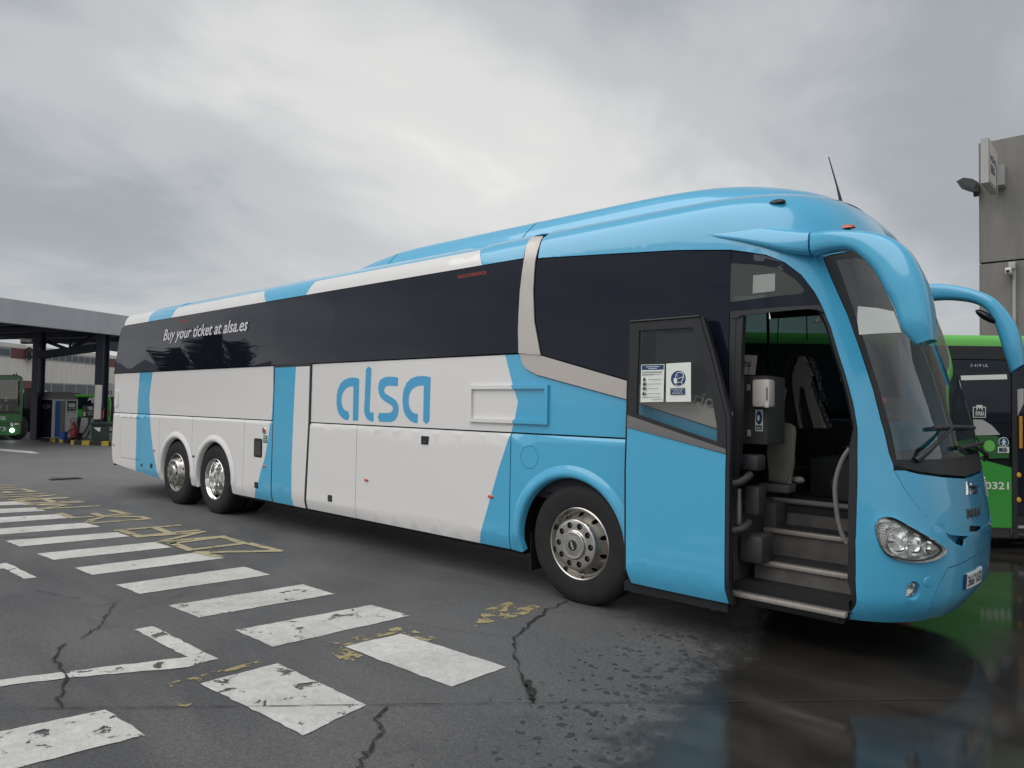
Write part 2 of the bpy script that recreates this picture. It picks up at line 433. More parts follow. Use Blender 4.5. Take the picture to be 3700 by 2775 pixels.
def _off(f,p,q,o):
    h=.004
    A=f(p,q)
    if o==0: return A
    B=f(p+h,q); C=f(p,q+h)
    ux,uy,uz=B[0]-A[0],B[1]-A[1],B[2]-A[2]; vx,vy,vz=C[0]-A[0],C[1]-A[1],C[2]-A[2]
    n=(uy*vz-uz*vy,uz*vx-ux*vz,ux*vy-uy*vx)
    l=math.sqrt(n[0]**2+n[1]**2+n[2]**2) or 1
    return (A[0]+n[0]/l*o,A[1]+n[1]/l*o,A[2]+n[2]/l*o)
def FO(s,z,o=0): return _off(FP,s,z,o)
def SO(x,z,o=0): return _off(SP,x,z,o)

# ------------------------------------------------------------------ ground sheet
def ground_material():
    m = mat('asphalt', (.06, .06, .06), .8); t = m.node_tree; b = P_(m); L = t.links.new
    geo = N(t, 'ShaderNodeNewGeometry'); pos = geo.outputs['Position']
    def noise(sc, det=5.0, ro=.6, dist=0.0, vec=None):
        n = N(t, 'ShaderNodeTexNoise', inp={'Scale': sc, 'Detail': det, 'Roughness': ro, 'Distortion': dist}); L(vec or pos, n.inputs['Vector']); return n.outputs[0]
    def ramp(v, a, b_, lo=0.0, hi=1.0):
        n = N(t, 'ShaderNodeMapRange', inp={1: a, 2: b_, 3: lo, 4: hi}); n.interpolation_type = 'SMOOTHSTEP'; L(v, n.inputs[0]); return n.outputs[0]
    def mixc(f, a, c):
        n = N(t, 'ShaderNodeMix'); n.data_type = 'RGBA'; L(f, n.inputs[0])
        for k, v in ((6, a), (7, c)):
            if isinstance(v, tuple): n.inputs[k].default_value = (*v, 1)
            else: L(v, n.inputs[k])
        return n.outputs[2]
    mp = N(t, 'ShaderNodeMapping'); mp.inputs['Scale'].default_value = (.35, 1.1, 1); mp.inputs['Rotation'].default_value = (0, 0, R(8)); L(pos, mp.inputs[0])
    big = noise(.35, 4.0, .55); mid = noise(1.7, 6.0, .6, .4, mp.outputs[0]); fine = noise(90.0, 3.0, .7); grit = noise(300.0, 2.0, .6)
    c0 = mixc(ramp(big, .35, .65), (.066, .067, .070), (.102, .102, .104))
    c1 = mixc(ramp(mid, .38, .68, 0, .75), c0, (.122, .120, .119))
    c2 = mixc(ramp(noise(3.3, 6.0, .62, .8), .58, .74, 0, .55), c1, (.056, .056, .056))
    g = math_(t, 'MULTIPLY', math_(t, 'MULTIPLY', ramp(fine, .3, .7, .66, 1.34), ramp(noise(32.0, 4.0, .7), .32, .68, .84, 1.16)), ramp(grit, .35, .65, .74, 1.26))
    sc = N(t, 'ShaderNodeVectorMath'); sc.operation = 'SCALE'; L(c2, sc.inputs[0]); L(g, sc.inputs['Scale']); dry = sc.outputs[0]
    # oil stains where vehicles stand
    st = mixc(ramp(noise(.9, 5.0, .6, 1.2), .60, .78, 0, .45), dry, (.022, .021, .02))
    # wet area: signed distance across a wandering edge, plus spray spots beyond it
    sx = N(t, 'ShaderNodeSeparateXYZ'); L(pos, sx.inputs[0])
    d = math_(t, 'SUBTRACT', math_(t, 'ADD', math_(t, 'MULTIPLY', sx.outputs[0], .957), math_(t, 'MULTIPLY', sx.outputs[1], .19)), 1.02)
    d = math_(t, 'ADD', d, math_(t, 'MULTIPLY', math_(t, 'SUBTRACT', noise(1.5, 5.0, .6), .5), .75))
    lim = math_(t, 'ADD', sx.outputs[1], 9.0)
    yfar = ramp(sx.outputs[1], 9.0, 12.0, 1, 0); xfar = ramp(sx.outputs[0], 6.5, 9.0, 1, 0); yn = ramp(sx.outputs[1], -4.2, -2.6, 0, 1)
    zone = math_(t, 'MULTIPLY', math_(t, 'MULTIPLY', yfar, xfar), yn)
    wn = noise(7.0, 6.0, .65)
    wet = ramp(math_(t, 'ADD', d, math_(t, 'MULTIPLY', math_(t, 'SUBTRACT', wn, .5), .9)), .02, .42)
    vm = N(t, 'ShaderNodeVectorMath'); vm.operation = 'ADD'; L(pos, vm.inputs[0])
    jn = N(t, 'ShaderNodeTexNoise', inp={'Scale': 26.0, 'Detail': 3.0}); L(pos, jn.inputs['Vector'])
    js = N(t, 'ShaderNodeVectorMath'); js.operation = 'SCALE'; js.inputs['Scale'].default_value = .06; L(jn.outputs['Color'], js.inputs[0]); L(js.outputs[0], vm.inputs[1])
    vo = N(t, 'ShaderNodeTexVoronoi', inp={'Scale': 19.0, 'Randomness': 1.0}); L(vm.outputs[0], vo.inputs['Vector'])
    sepc = N(t, 'ShaderNodeSeparateColor'); L(vo.outputs['Color'], sepc.inputs[0])
    fall = ramp(d, -1.0, .15, 0.0, .55)
    rad = math_(t, 'MULTIPLY', math_(t, 'SUBTRACT', math_(t, 'ADD', fall, sepc.outputs[0]), .83), .9)
    spots = ramp(math_(t, 'SUBTRACT', rad, vo.outputs['Distance']), -.03, .05)
    spots = math_(t, 'MULTIPLY', spots, ramp(d, -1.1, -.75))
    wetm = math_(t, 'MULTIPLY', math_(t, 'MAXIMUM', wet, math_(t, 'MULTIPLY', spots, .8)), zone)
    pud = math_(t, 'MULTIPLY', ramp(d, .10, .7), zone)          # standing water
    dwet = mixc(ramp(mid, .35, .7, 0, .8), (.020, .0192, .0185), (.052, .047, .041))
    far_ = ramp(math_(t, 'ADD', math_(t, 'ADD', math_(t, 'MULTIPLY', sx.outputs[0], -.75), math_(t, 'MULTIPLY', sx.outputs[1], .55)), math_(t, 'MULTIPLY', big, 3.0)), 7.5, 12.0, 0, .65)   # paler with distance: grazing sky sheen painted in along with lighter slabs
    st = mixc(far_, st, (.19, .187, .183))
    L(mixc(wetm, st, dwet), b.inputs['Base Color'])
    rg = math_(t, 'SUBTRACT', .58, math_(t, 'ADD', math_(t, 'MULTIPLY', wetm, .30), math_(t, 'MULTIPLY', math_(t, 'MULTIPLY', pud, ramp(noise(1.1, 5.0, .6, .6), 0.38, .62, .40, 1.0)), .265)))
    L(rg, b.inputs['Roughness'])
    b.inputs['Specular IOR Level'].default_value = .42
    bp = N(t, 'ShaderNodeBump', inp={'Distance': .006}); L(math_(t, 'ADD', fine, math_(t, 'MULTIPLY', grit, .5)), bp.inputs['Height'])
    L(math_(t, 'SUBTRACT', .55, math_(t, 'MULTIPLY', pud, .53)), bp.inputs['Strength'])
    L(bp.outputs[0], b.inputs['Normal'])
    return m
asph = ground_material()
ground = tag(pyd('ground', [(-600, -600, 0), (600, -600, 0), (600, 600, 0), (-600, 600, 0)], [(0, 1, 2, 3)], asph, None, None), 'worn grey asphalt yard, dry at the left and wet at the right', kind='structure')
def paint(name, col, wear, scale, dark=(.05, .05, .052)):
    m = bpy.data.materials.new(name); m.use_nodes = True; t = m.node_tree; b = P_(m); L = t.links.new
    geo = N(t, 'ShaderNodeNewGeometry')
    def noise(s, d_=6.0, r_=.65, di=.6):
        n = N(t, 'ShaderNodeTexNoise', inp={'Scale': s, 'Detail': d_, 'Roughness': r_, 'Distortion': di}); L(geo.outputs['Position'], n.inputs['Vector']); return n.outputs[0]
    a = noise(scale); f = noise(70.0, 3.0); w2 = noise(9.0, 5.0, .7, 1.5)
    lo = N(t, 'ShaderNodeMapRange', inp={1: wear-.02, 2: wear+.015, 3: 1.0, 4: 0.0}); L(math_(t, 'ADD', a, math_(t, 'MULTIPLY', math_(t, 'SUBTRACT', f, .5), .16)), lo.inputs[0])
    dirt = N(t, 'ShaderNodeMapRange', inp={1: .35, 2: .72, 3: 1.08, 4: .58}); L(math_(t, 'ADD', math_(t, 'MULTIPLY', w2, .5), math_(t, 'MULTIPLY', noise(1.3, 4.0, .6, .8), .5)), dirt.inputs[0])
    fi = N(t, 'ShaderNodeMapRange', inp={1: .3, 2: .7, 3: .9, 4: 1.1}); L(f, fi.inputs[0])
    sc = N(t, 'ShaderNodeVectorMath'); sc.operation = 'SCALE'; sc.inputs[0].default_value = col; L(math_(t, 'MULTIPLY', dirt.outputs[0], fi.outputs[0]), sc.inputs['Scale'])
    L(sc.outputs[0], b.inputs['Base Color']); b.inputs['Roughness'].default_value = .75
    L(lo.outputs[0], b.inputs['Alpha'])
    bp = N(t, 'ShaderNodeBump', inp={'Strength': .4, 'Distance': .004}); L(math_(t, 'ADD', f, w2), bp.inputs['Height']); L(bp.outputs[0], b.inputs['Normal'])
    return m
wpaint = paint('road_paint_white', (.60, .59, .565), .67, 5.0)
wpaint2 = paint('road_paint_white_flaking', (.60, .59, .565), .61, 6.0)
ypaint = paint('road_paint_yellow', (.43, .375, .235), .60, 7.0)
ypaint2 = paint('road_paint_yellow_worn', (.36, .30, .155), .50, 9.0)
def ragged(poly, step=.05, amp=.006):
    out = []
    for i in range(len(poly)):
        a, b = Vector(poly[i]), Vector(poly[(i+1) % len(poly)]); n = max(1, int((b-a).length/step)); d = (b-a).normalized(); nn = Vector((-d.y, d.x))
        for k in range(n): out.append(tuple(a+(b-a)*(k/n)+nn*random.uniform(-amp, amp)))
    return out
def mark(name, poly, m, z=.004, rag=.006, label=None):
    if rag: poly = ragged(poly, .05, rag)
    if area2(poly) < 0: poly = poly[::-1]
    o = pyd(name, [(x, y, z) for x, y in poly], [tuple(range(len(poly)))], m, ground, None)
    if label: o['label'] = label
    return o
STR = [[(-0.793,-3.889),(-0.659,-3.337),(-0.208,-3.307),(-0.313,-3.889)], [(-0.636,-2.842),(-0.592,-2.368),(0.304,-2.354),(0.362,-2.778)], [(-0.544,-1.903),(-0.473,-1.467),(0.501,-1.417),(0.472,-1.868)],
 [(-1.394,-2.246),(-1.199,-1.193),(-0.752,-1.139),(-0.886,-2.235)], [(-2.348,-2.324),(-2.155,-1.222),(-1.689,-1.204),(-1.869,-2.296)], [(-3.315,-2.387),(-3.164,-1.264),(-2.687,-1.249),(-2.86,-2.348)],
 [(-4.268,-2.434),(-4.128,-1.317),(-3.659,-1.215),(-3.849,-2.407)], [(-5.247,-2.502),(-5.017,-1.389),(-4.582,-1.376),(-4.794,-2.467)], [(-6.268,-2.556),(-5.966,-1.469),(-5.57,-1.468),(-5.782,-2.53)],
 [(-7.244,-2.551),(-6.96,-1.526),(-6.493,-1.486),(-6.75,-2.555)], [(-8.281,-2.47),(-7.963,-1.545),(-7.504,-1.556),(-7.741,-2.526)], [(-9.208,-2.296),(-8.881,-1.614),(-8.417,-1.593),(-8.696,-2.392)],
 [(-9.97,-2.152),(-9.815,-1.62),(-9.302,-1.602),(-9.609,-2.22)]]
for k, q in enumerate(STR): mark('crosswalk_stripe', q, wpaint2 if k in (0, 1, 3, 4) else wpaint, .004)
mark('bay_line', [(-1.927,-2.736),(-1.91,-2.619),(-0.938,-2.587),(-0.947,-2.697),(-0.932,-2.781),(-1.282,-3.345),(-1.417,-3.641),(-1.437,-3.687),(-1.55,-3.664),(-1.53,-3.617),(-1.413,-3.356),(-1.109,-2.711)], wpaint2, .004)
mark('bay_line', [(-4.961,-2.943),(-4.974,-2.826),(-4.102,-2.789),(-4.122,-2.881),(-4.715,-2.909),(-4.727,-2.992)], wpaint2, .004)
mark('arrow_marking', [(-23.793,0.955),(-23.438,1.056),(-21.729,1.502),(-20.562,1.415),(-20.721,1.254),(-21.992,0.965),(-22.946,0.78)], wpaint, .004)
for q in ([(-0.775,-2.974),(-0.726,-2.428),(-0.68,-2.427),(-0.67,-2.987)], [(-0.657,-1.923),(-0.592,-1.345),(-0.214,-1.348),(-0.214,-1.463),(-0.495,-1.449),(-0.561,-1.898)], [(-0.487,-2.038),(-0.56,-1.918),(-0.284,-1.914),(-0.289,-2.056)], [(-0.199,-1.003),(-0.115,-0.403),(-0.11,-0.263),(-0.25,-0.24),(-0.461,-0.287),(-0.442,-0.491),(-0.438,-0.612)], [(-0.477,-3.028),(-0.391,-2.978),(-0.377,-3.032),(-0.427,-3.058)]):
    mark('worn_yellow_line', q, ypaint2, .0035, .012)
def stroke(pts, w):
    P = [Vector(p_) for p_ in pts]; l, r_ = [], []
    for i, p_ in enumerate(P):
        d = (P[min(i+1, len(P)-1)]-P[max(i-1, 0)]).normalized(); n = Vector((-d.y, d.x))*w/2
        l.append(tuple(p_+n)); r_.append(tuple(p_-n))
    return l+r_[::-1]
LET = [[(-3.707,-1.229),(-4.116,-1.293),(-3.575,-0.641),(-4.152,-0.676)], [(-4.833,-1.284),(-4.298,-1.295),(-4.221,-0.713),(-4.755,-0.71),(-4.795,-1.278)], [(-5.432,-1.4),(-5.245,-0.737),(-4.978,-1.349),(-4.789,-0.7)],
 [(-6.072,-1.43),(-5.901,-0.763)], [(-6.031,-1.398),(-5.492,-1.39),(-5.394,-0.734)], [(-5.915,-1.028),(-5.5,-1.047)], [(-7.992,-1.531),(-7.465,-1.518),(-7.306,-0.876),(-7.811,-0.921)], [(-7.686,-1.193),(-7.416,-1.198)],
 [(-6.843,-1.455),(-6.686,-0.833),(-6.93,-0.833),(-7.143,-0.993),(-7.275,-1.193),(-7.146,-1.372),(-6.966,-1.482)], [(-8.419,-0.924),(-8.652,-1.6),(-8.833,-1.203),(-9.23,-1.626),(-9.017,-0.946)], [(-9.165,-0.959),(-9.38,-1.573),(-9.827,-1.608),(-9.711,-0.968)], [(-9.708,-1.27),(-9.351,-1.252)],
 [(-9.778,-0.985),(-10.026,-1.655),(-10.231,-1.016),(-10.478,-1.708)], [(-10.776,-1.645),(-10.545,-1.058)], [(-10.922,-1.097),(-11.107,-1.574)], [(-11.572,-1.475),(-11.467,-1.173),(-11.04,-1.124),(-10.951,-1.23)], [(-11.252,-1.471),(-11.059,-1.423)], [(-11.859,-1.47),(-11.865,-1.2)], [(-12.133,-1.412),(-12.133,-1.197)], [(-12.35,-1.367),(-12.367,-1.238)]]
for k, q in enumerate(LET):
    for a, b in zip(q, q[1:]):
        d = (Vector(b)-Vector(a)).normalized()*.04
        mark('yellow_letter_stroke', stroke([tuple(Vector(a)-d), tuple(Vector(b)+d)], .095), ypaint, .0065+.0003*(k % 4)+.0001*(q.index(a) % 3), 0)
crackm = mat('crack_gap', (.022, .022, .022), .95)
def crack(pts, w, label, jag=.02):
    P = smooth_path([(x, y, 0) for x, y in pts], 1); Q = []
    for i in range(len(P)-1):
        n = max(2, int((P[i+1]-P[i]).length/.05))
        for k in range(n): Q.append(P[i]+(P[i+1]-P[i])*(k/n)+Vector((random.uniform(-jag, jag), random.uniform(-jag, jag), 0)))
    Q.append(P[-1]); l, r_ = [], []
    for i, p_ in enumerate(Q):
        d = (Q[min(i+1, len(Q)-1)]-Q[max(i-1, 0)]).normalized(); n = Vector((-d.y, d.x, 0)); a = w*random.uniform(.12, .72)
        l.append(p_+n*a/2); r_.append(p_-n*a/2)
    vs_ = [(v.x, v.y, .0095) for pr in zip(l, r_) for v in pr]
    o = pyd('pavement_crack', vs_, [(2*i, 2*i+1, 2*i+3, 2*i+2) for i in range(len(Q)-1)], crackm, ground, None); o['label'] = label
crack([(-0.087,0.003),(-0.073,-0.289),(0.018,-0.524),(0.141,-0.878),(0.202,-1.01),(0.354,-1.174),(0.447,-1.249),(0.518,-1.337),(0.657,-1.46),(0.77,-1.554),(0.886,-1.633),(0.952,-1.712)], .035, 'wide crack running from the front wheel to the joint')
crack([(0.727,-1.496),(0.836,-1.588),(0.926,-1.67),(0.962,-1.703)], .06, 'broken edge of the crack at the joint')
crack([(0.407,-2.282),(0.465,-2.355),(0.482,-2.43),(0.558,-2.459),(0.629,-2.489),(0.661,-2.563),(0.727,-2.643),(0.752,-2.703),(0.819,-2.767),(0.847,-2.809)], .032, 'crack at the bottom edge below the joint')
crack([(-2.737,-2.583),(-2.463,-2.733),(-2.176,-2.875),(-1.981,-3.061)], .022, 'crack left of the zebra crossing')
crack([(-1.943,-3.148),(-1.808,-3.253),(-1.616,-3.309),(-1.465,-3.327),(-1.294,-3.356),(-1.116,-3.401),(-0.984,-3.474),(-0.851,-3.488)], .028, 'crack through the white corner line')
crack([(-0.661,-1.288),(-0.416,-1.212),(-0.093,-1.127),(0.148,-0.958)], .006, 'hairline crack', .008)
crack([(-3.582,-2.912),(-3.383,-2.859),(-3.18,-2.797),(-3.076,-2.748)], .012, 'hairline crack', .01)
crack([(-6.492,-2.524),(-6.286,-2.251),(-6.01,-1.645),(-5.816,-1.344)], .012, 'hairline crack', .01)
for q, w in (([(-1.165,-3.816),(-0.078,-2.747),(0.895,-1.775),(1.729,-0.964),(3.028,0.329)], .012), ([(-9.832,-0.943),(-9.655,-0.461),(-9.434,0.141)], .02), ([(-6.565,-2.573),(-6.481,-2.488),(-6.435,-2.387),(-6.262,-2.265)], .02), ([(-13.85,0.969),(-12.759,1.148),(-11.844,1.266)], .015), ([(-24.305,1.097),(-23.926,2.079),(-23.856,3.534)], .02)):
    Q = []
    for a, b in zip(q, q[1:]): Q += [(a[0]+(b[0]-a[0])*k/6, a[1]+(b[1]-a[1])*k/6) for k in range(6)]
    crack(Q, w, 'straight joint between the slabs', .002)
dg_ = mat('drain_iron', (.03, .03, .032), .6, metal=.4)
gp = [(-13.087,-0.112),(-12.971,0.02),(-12.504,-0.119),(-12.589,-0.249)]
pit = empty('manhole_cover', (gp[0][0], gp[0][1], 0), 'dark rectangular drain cover sunk in a dip of the yard beyond the yellow letters', 'drain cover')
bm = bmesh.new(); cx_, cy_ = sum(q[0] for q in gp)/4, sum(q[1] for q in gp)/4
for k in range(6): bm_box(bm, (cx_-.11+k*.04, cy_-.25, .004), (cx_-.085+k*.04, cy_+.25, .014))
from_bm('grate', bm, dg_, pit)
box('frame', (cx_-.14, cy_-.28, .001), (cx_+.14, cy_+.28, .006), dg_, pit)
stm = mat('water_stain', (.085, .084, .083), .4)
mark('water_stain', [(-13.306,-0.271),(-13.302,-0.138),(-13.087,-0.112),(-13.022,0.035),(-12.626,0.09),(-12.498,0.2),(-12.463,0.031),(-12.476,-0.122),(-12.649,-0.249),(-12.833,-0.32),(-13.019,-0.214)], stm, .0025, .03)
# ------------------------------------------------------------------ the coach
coach = empty('coach', (0, 0, 0), 'blue and white coach with open front door standing across the yard', 'coach')
def sp_(name, outline, mats=None, parent=coach, **k): return panel(name, SO, outline, mats or [white, blue], parent, **k)
ARCH = [(-.07, .50), (-6.53, .50), (-7.83, .50)]; AR = .548
def arch_out(i, z0=.345, legs=.02):
    cx, cz = ARCH[i]; return [(cx+AR*math.cos(a), cz+AR*math.sin(a)) for a in [math.pi*k/28 for k in range(29)]]+[(cx-AR-legs, z0-.05), (cx+AR+legs, z0-.05)]
ZT, ZB = 1.396, .345
toproll = lambda x, z: -.016*max(0, (z-(ZT-.04))/.04)**2
UP = lambda x, z: -.012
B1 = [(-9.423, 2.13), (-9.47, 1.7), (-9.477, 1.392), (-9.463, .883), (-9.47, .524), (-9.42, .33), (-8.49, .33), (-8.584, .549), (-8.737, .828), (-8.84, 1.12), (-8.9, 1.36), (-8.945, 1.47), (-8.975, 1.68), (-8.943, 1.826), (-8.863, 2.13)]
B2 = [(-4.954, 2.13), (-4.936, 1.8), (-4.95, 1.5), (-4.985, 1.3), (-5.022, 1.141), (-5.107, .864), (-5.172, .759), (-5.249, .566), (-5.395, .33), (-4.5, .33), (-4.4, 2.13)]
B3 = [(-.841, 2.13), (-.739, 1.833), (-.674, 1.687), (-.707, 1.537), (-.752, 1.399), (-.895, 1.05), (-1.098, .481), (-1.145, .33), (1.6, .33), (1.6, 2.13)]
low = dict(prof=toproll, grid=(.3, .022))
RS = [(-10.567, 1.396), (-10.592, .894), (-10.6, .734), (-10.56, .57), (-10.50, .478)]
rsk = lambda x: .345 if x > -8.36 else (.345+(-8.36-x)*.057 if x > -9.42 else .405+(-9.42-x)*.066)
sp_('rear_side_panel', RS+[(-9.42, rsk(-9.42)), (-8.5, rsk(-8.5)), (-8.494, ZT)], regions=[(B1, 1)], holes=[rrect(-10.19, .60, -9.30, 1.325, .01)], **low)
sp_('service_hatch', rrect(-10.183, .607, -9.307, 1.318, .008), regions=[(B1, 1)], grid=(.3, .1))
sp_('wheel_arch_panel', [(-8.486, rsk(-8.48)), (-8.36, .345), (-7.274, .345), (-7.274, ZT), (-8.486, ZT)], regions=[(B1, 1)], holes=[arch_out(2)], **low)
sp_('wheel_arch_panel', [(-7.266, .345), (-5.674, .345), (-5.66, ZT), (-7.266, ZT)], holes=[arch_out(1)], **low)
sp_('engine_hatch', [(-5.666, .345), (-4.925, .345), (-4.905, ZT), (-5.652, ZT)], regions=[(B2, 1)], holes=[rrect(-5.385, .90, -4.99-.17, 1.155, .03)], **low)
sp_('luggage_hatch', [(-4.085, .345), (-3.084, .345), (-3.078, ZT), (-4.03, ZT)], **low)
sp_('luggage_hatch', [(-3.076, .345), (-.754, .345), (-.748, ZT), (-3.07, ZT)], regions=[(B3, 1)], **low)
sp_('front_arch_panel', [(-.742, .345), (.60, .345), (1.30, .345), (1.36, ZT), (-.738, ZT)], [blue], holes=[arch_out(0), circ(-.52, 1.195, .103, 40)], **low)
sp_('fuel_flap', circ(-.52, 1.195, .099, 40), [blue], grid=(.1, .1))
sp_('upper_side_panel', [(-10.57, 1.41), (-4.918, 1.41), (-4.892, 2.118), (-10.605, 2.118)], regions=[(B1, 1), (B2, 1)], prof=UP, grid=(.4, .2))
sil_low = [(1.36, 1.47), (.483, 1.707), (-.443, 1.919), (-.525, 1.952), (-.584, 1.984), (-.626, 2.035), (-.654, 2.117)]
sp_('upper_side_panel', [(-4.055, 1.41), (1.36, 1.41)]+sil_low+[(-4.03, 2.118)], regions=[(B3, 1)], prof=UP, grid=(.4, .2))
sp_('silver_strip', [(1.36, 1.478), (1.36, 1.63), (.483, 1.862), (-.389, 2.092), (-.493, 2.113), (-.646, 2.117), (-.618, 2.037), (-.577, 1.988), (-.52, 1.958), (-.441, 1.926), (.483, 1.715)], [silver], off=.004, grid=(.3, .1))
sp_('silver_pillar', [(-.655, 2.124), (-.40, 2.101), (-.483, 2.394), (-.514, 2.679), (-.514, 2.942), (-.497, 3.081), (-.50, 3.165), (-.51, 3.19), (-.651, 3.205), (-.655, 3.15), (-.647, 2.994), (-.671, 2.695), (-.672, 2.35)], [silver], off=.012, grid=(.1, .025))
# middle door
sp_('middle_door', [(-4.893, .345), (-4.13, .345), (-4.066, 1.4), (-4.058, 2.095), (-4.87, 2.095), (-4.89, 1.3)], [white, blue], regions=[([(-4.95, .3), (-4.397, .3), (-4.408, .447), (-4.421, .855), (-4.403, 1.51), (-4.371, 2.13), (-4.95, 2.13)], 1)], off=.004, grid=(.25, .1))
door2 = [o_ for o_ in coach.children if o_.name == 'middle_door'][0]
sp_('door_seal', [(-4.925, .34), (-4.893, .34), (-4.89, 1.3), (-4.87, 2.095), (-4.058, 2.095), (-4.066, 1.4), (-4.13, .34), (-4.093, .34), (-4.035, 1.35), (-4.025, 2.135), (-4.90, 2.135), (-4.912, 1.3)], [blackp], door2, off=.002, grid=(.3, .1))
# side glass
for a, b in zip((-10.55, -9.2, -7.8, -6.4, -5.0, -3.6, -2.2), (-9.2, -7.8, -6.4, -5.0, -3.6, -2.2, -.678)):
    if a < -10.5: pl = [(-10.575, 2.13), (b-.0006, 2.13), (b-.0006, 2.995), (-10.34, 2.995), (-10.43, 2.955), (-10.475, 2.822), (-10.521, 2.481)]
    elif b > -1: pl = [(a, 2.13), (-.661, 2.13), (-.678, 2.35), (-.677, 2.695), (-.654, 2.995), (a, 2.995)]
    else: pl = [(a, 2.13), (b-.0006, 2.13), (b-.0006, 2.995), (a, 2.995)]
    sp_('side_window', pl, [darkgl], grid=(.7, .1))
QW = [(1.446,2.686),(1.559,2.665),(1.658,2.629),(1.754,2.56),(1.81,2.495),(1.823,2.455),(1.805,2.443),(1.455,2.424),(1.249,2.417),(1.265,2.441),(1.281,2.696),(1.292,2.714)]
front_top = [(-.497, 2.965), (-.448, 2.968), (.426, 2.892), (.9, 2.85), (1.327, 2.793)]
sp_('side_window', [(-.388, 2.102), (.483, 1.874), (1.325, 1.645), (1.325, 2.79)]+front_top[::-1][1:]+[(-.502, 2.942), (-.502, 2.679), (-.472, 2.394)], [darkgl], grid=(.3, .1))
sp_('quarter_window_frame', [(1.331, 2.347), (1.925, 2.347), (1.925, 2.44), (1.838, 2.57), (1.70, 2.668), (1.56, 2.73), (1.331, 2.79)], [darkgl], holes=[QW], grid=(.1, .06))
sp_('quarter_window', inset_poly(QW, -.004), [doorg], grid=(.1, .06), off=-.004, th=.004)
sp_('paper_sign', [(1.485,2.602),(1.635,2.602),(1.637,2.476),(1.485,2.471)], [paper], off=-.02, th=.002)
sp_('front_door_jamb', [(1.331, 1.41), (1.362, 1.41), (1.375, 2.30), (1.375, 2.345), (1.331, 2.345)], [blackp], grid=(.1, .1))
# cove strip above the windows with the white fields
WS = [[(-10.33, 3.0), (-9.228, 3.0), (-9.24, 3.1), (-9.2, 3.175), (-9.10, 3.335), (-10.4, 3.335)], [(-8.285, 3.0), (-8.184, 3.174), (-5.43, 3.176), (-5.26, 3.0)], [(-4.278, 3.0), (-4.2, 3.12), (-4.165, 3.176), (-1.291, 3.176), (-1.197, 3.0)]]
sp_('roof_edge', [(-10.33, 3.003), (-.668, 3.003), (-.668, 3.33), (-10.33, 3.33)], [blue, white], regions=[(w_, 1) for w_ in WS], grid=(.5, .018))
# arch flares
def flare(i, m, lim=(-18, 198)):
    cx, cz = ARCH[i]; prof = [(.540, -.05), (.546, .0), (.556, .018), (.575, .027), (.60, .024), (.63, .012), (.655, .0025)]
    vs_, fs_ = [], []; n = 48; k = len(prof)
    for j in range(n+1):
        a = R(lim[0]+(lim[1]-lim[0])*j/n)
        e_ = 1 if .06 < j/n < .94 else .35
        for r_, h_ in prof: vs_.append(SO(cx+r_*math.cos(a), max(.345, cz+r_*math.sin(a)), h_*e_ if h_ > 0 else h_))
    for j in range(n):
        for q in range(k-1): a = j*k+q; fs_.append((a, a+1, a+k+1, a+k))
    return pyd('wheel_arch_lip', vs_, [f[::-1] for f in fs_], m, coach, 40)
flare(0, blue, (-14, 196)); flare(1, white, (-14, 196)); flare(2, white, (-14, 196))
# raised frame on the side
fr_ = rect(-1.277, 1.494, -.315, 1.836)
sp_('advert_frame', [(-1.277, 1.49), (-.315, 1.49), (-.315, 1.838), (-1.277, 1.838)], [white, blue], regions=[(B3, 1)], holes=[rect(-1.247, 1.526, -.35, 1.802)], off=.012, th=.026, grid=(.2, .03))
# small fittings on the flank
def refl(x, z, m=amber, rx=.042, rz=.017):
    lathe('reflector', [(0, .012), (.6, .011), (.9, .006), (1, -.004)], (0, 0, 0), (0, -1, 0), m, coach, 20)
    o_ = coach.children[-1]
    me_ = [c_ for c_ in bpy.data.objects if c_.name.startswith('reflector')][-1].data
    b_ = SO(x, z)
    for v in me_.vertices: v.co = Vector((b_[0]+v.co.x*rx, b_[1]+v.co.y, b_[2]+v.co.z*rz))
for c_ in ([(-2.879,0.797),(-0.982,0.802)], [(-5.098,0.796),(-8.678,0.807),(-10.509,0.81)]):
    for q in c_: refl(*q)
for q in [(-7.205,0.799)]: refl(*q, m=blackp)
def latch(x, z, w, h):
    sp_('latch', rrect(x-w/2, z-h/2, x+w/2, z+h/2, .008), [blackp], off=.004, th=.02, grid=(.1, .1))
    l_ = [o_ for o_ in coach.children if o_.name.startswith('latch')][-1]
    b_ = SO(x, z, .004)
    box('latch_handle', (b_[0]-w*.32, b_[1]-.012, b_[2]-h*.36), (b_[0]+w*.32, b_[1]+.004, b_[2]-h*.1), dgrey, l_, .003)
for (x, z), w, h in zip([(-1.917,1.282),(-3.574,0.525)]+[(-5.293,0.529),(-8.78,0.544)], (.11, .085, .095, .085), (.085, .075, .08, .075)): latch(x, z, w, h)
for q in [(-9.188,0.53)]: latch(*q, .05, .045)
sp_('socket_cover', rrect(-5.38, .905, -5.165, 1.15, .03), [blackp], off=.002, grid=(.1, .1)); sp_('socket_window', rrect(-5.355, .93, -5.19, 1.11, .015), [dgrey], off=.008, grid=(.2, .2))
for q in [(-5.117,1.262)]:
    b_ = SO(*q); eb = lathe('emergency_button', [(.024, .008), (.042, .010), (.048, 0)], b_, (0, -1, 0), alu, coach, 24); lathe('button_cap', [(0, .012), (.022, .010), (.026, 0)], b_, (0, -1, 0), red, eb, 20)
q_ = [(-5.14,1.203),(-5.034,1.105)]
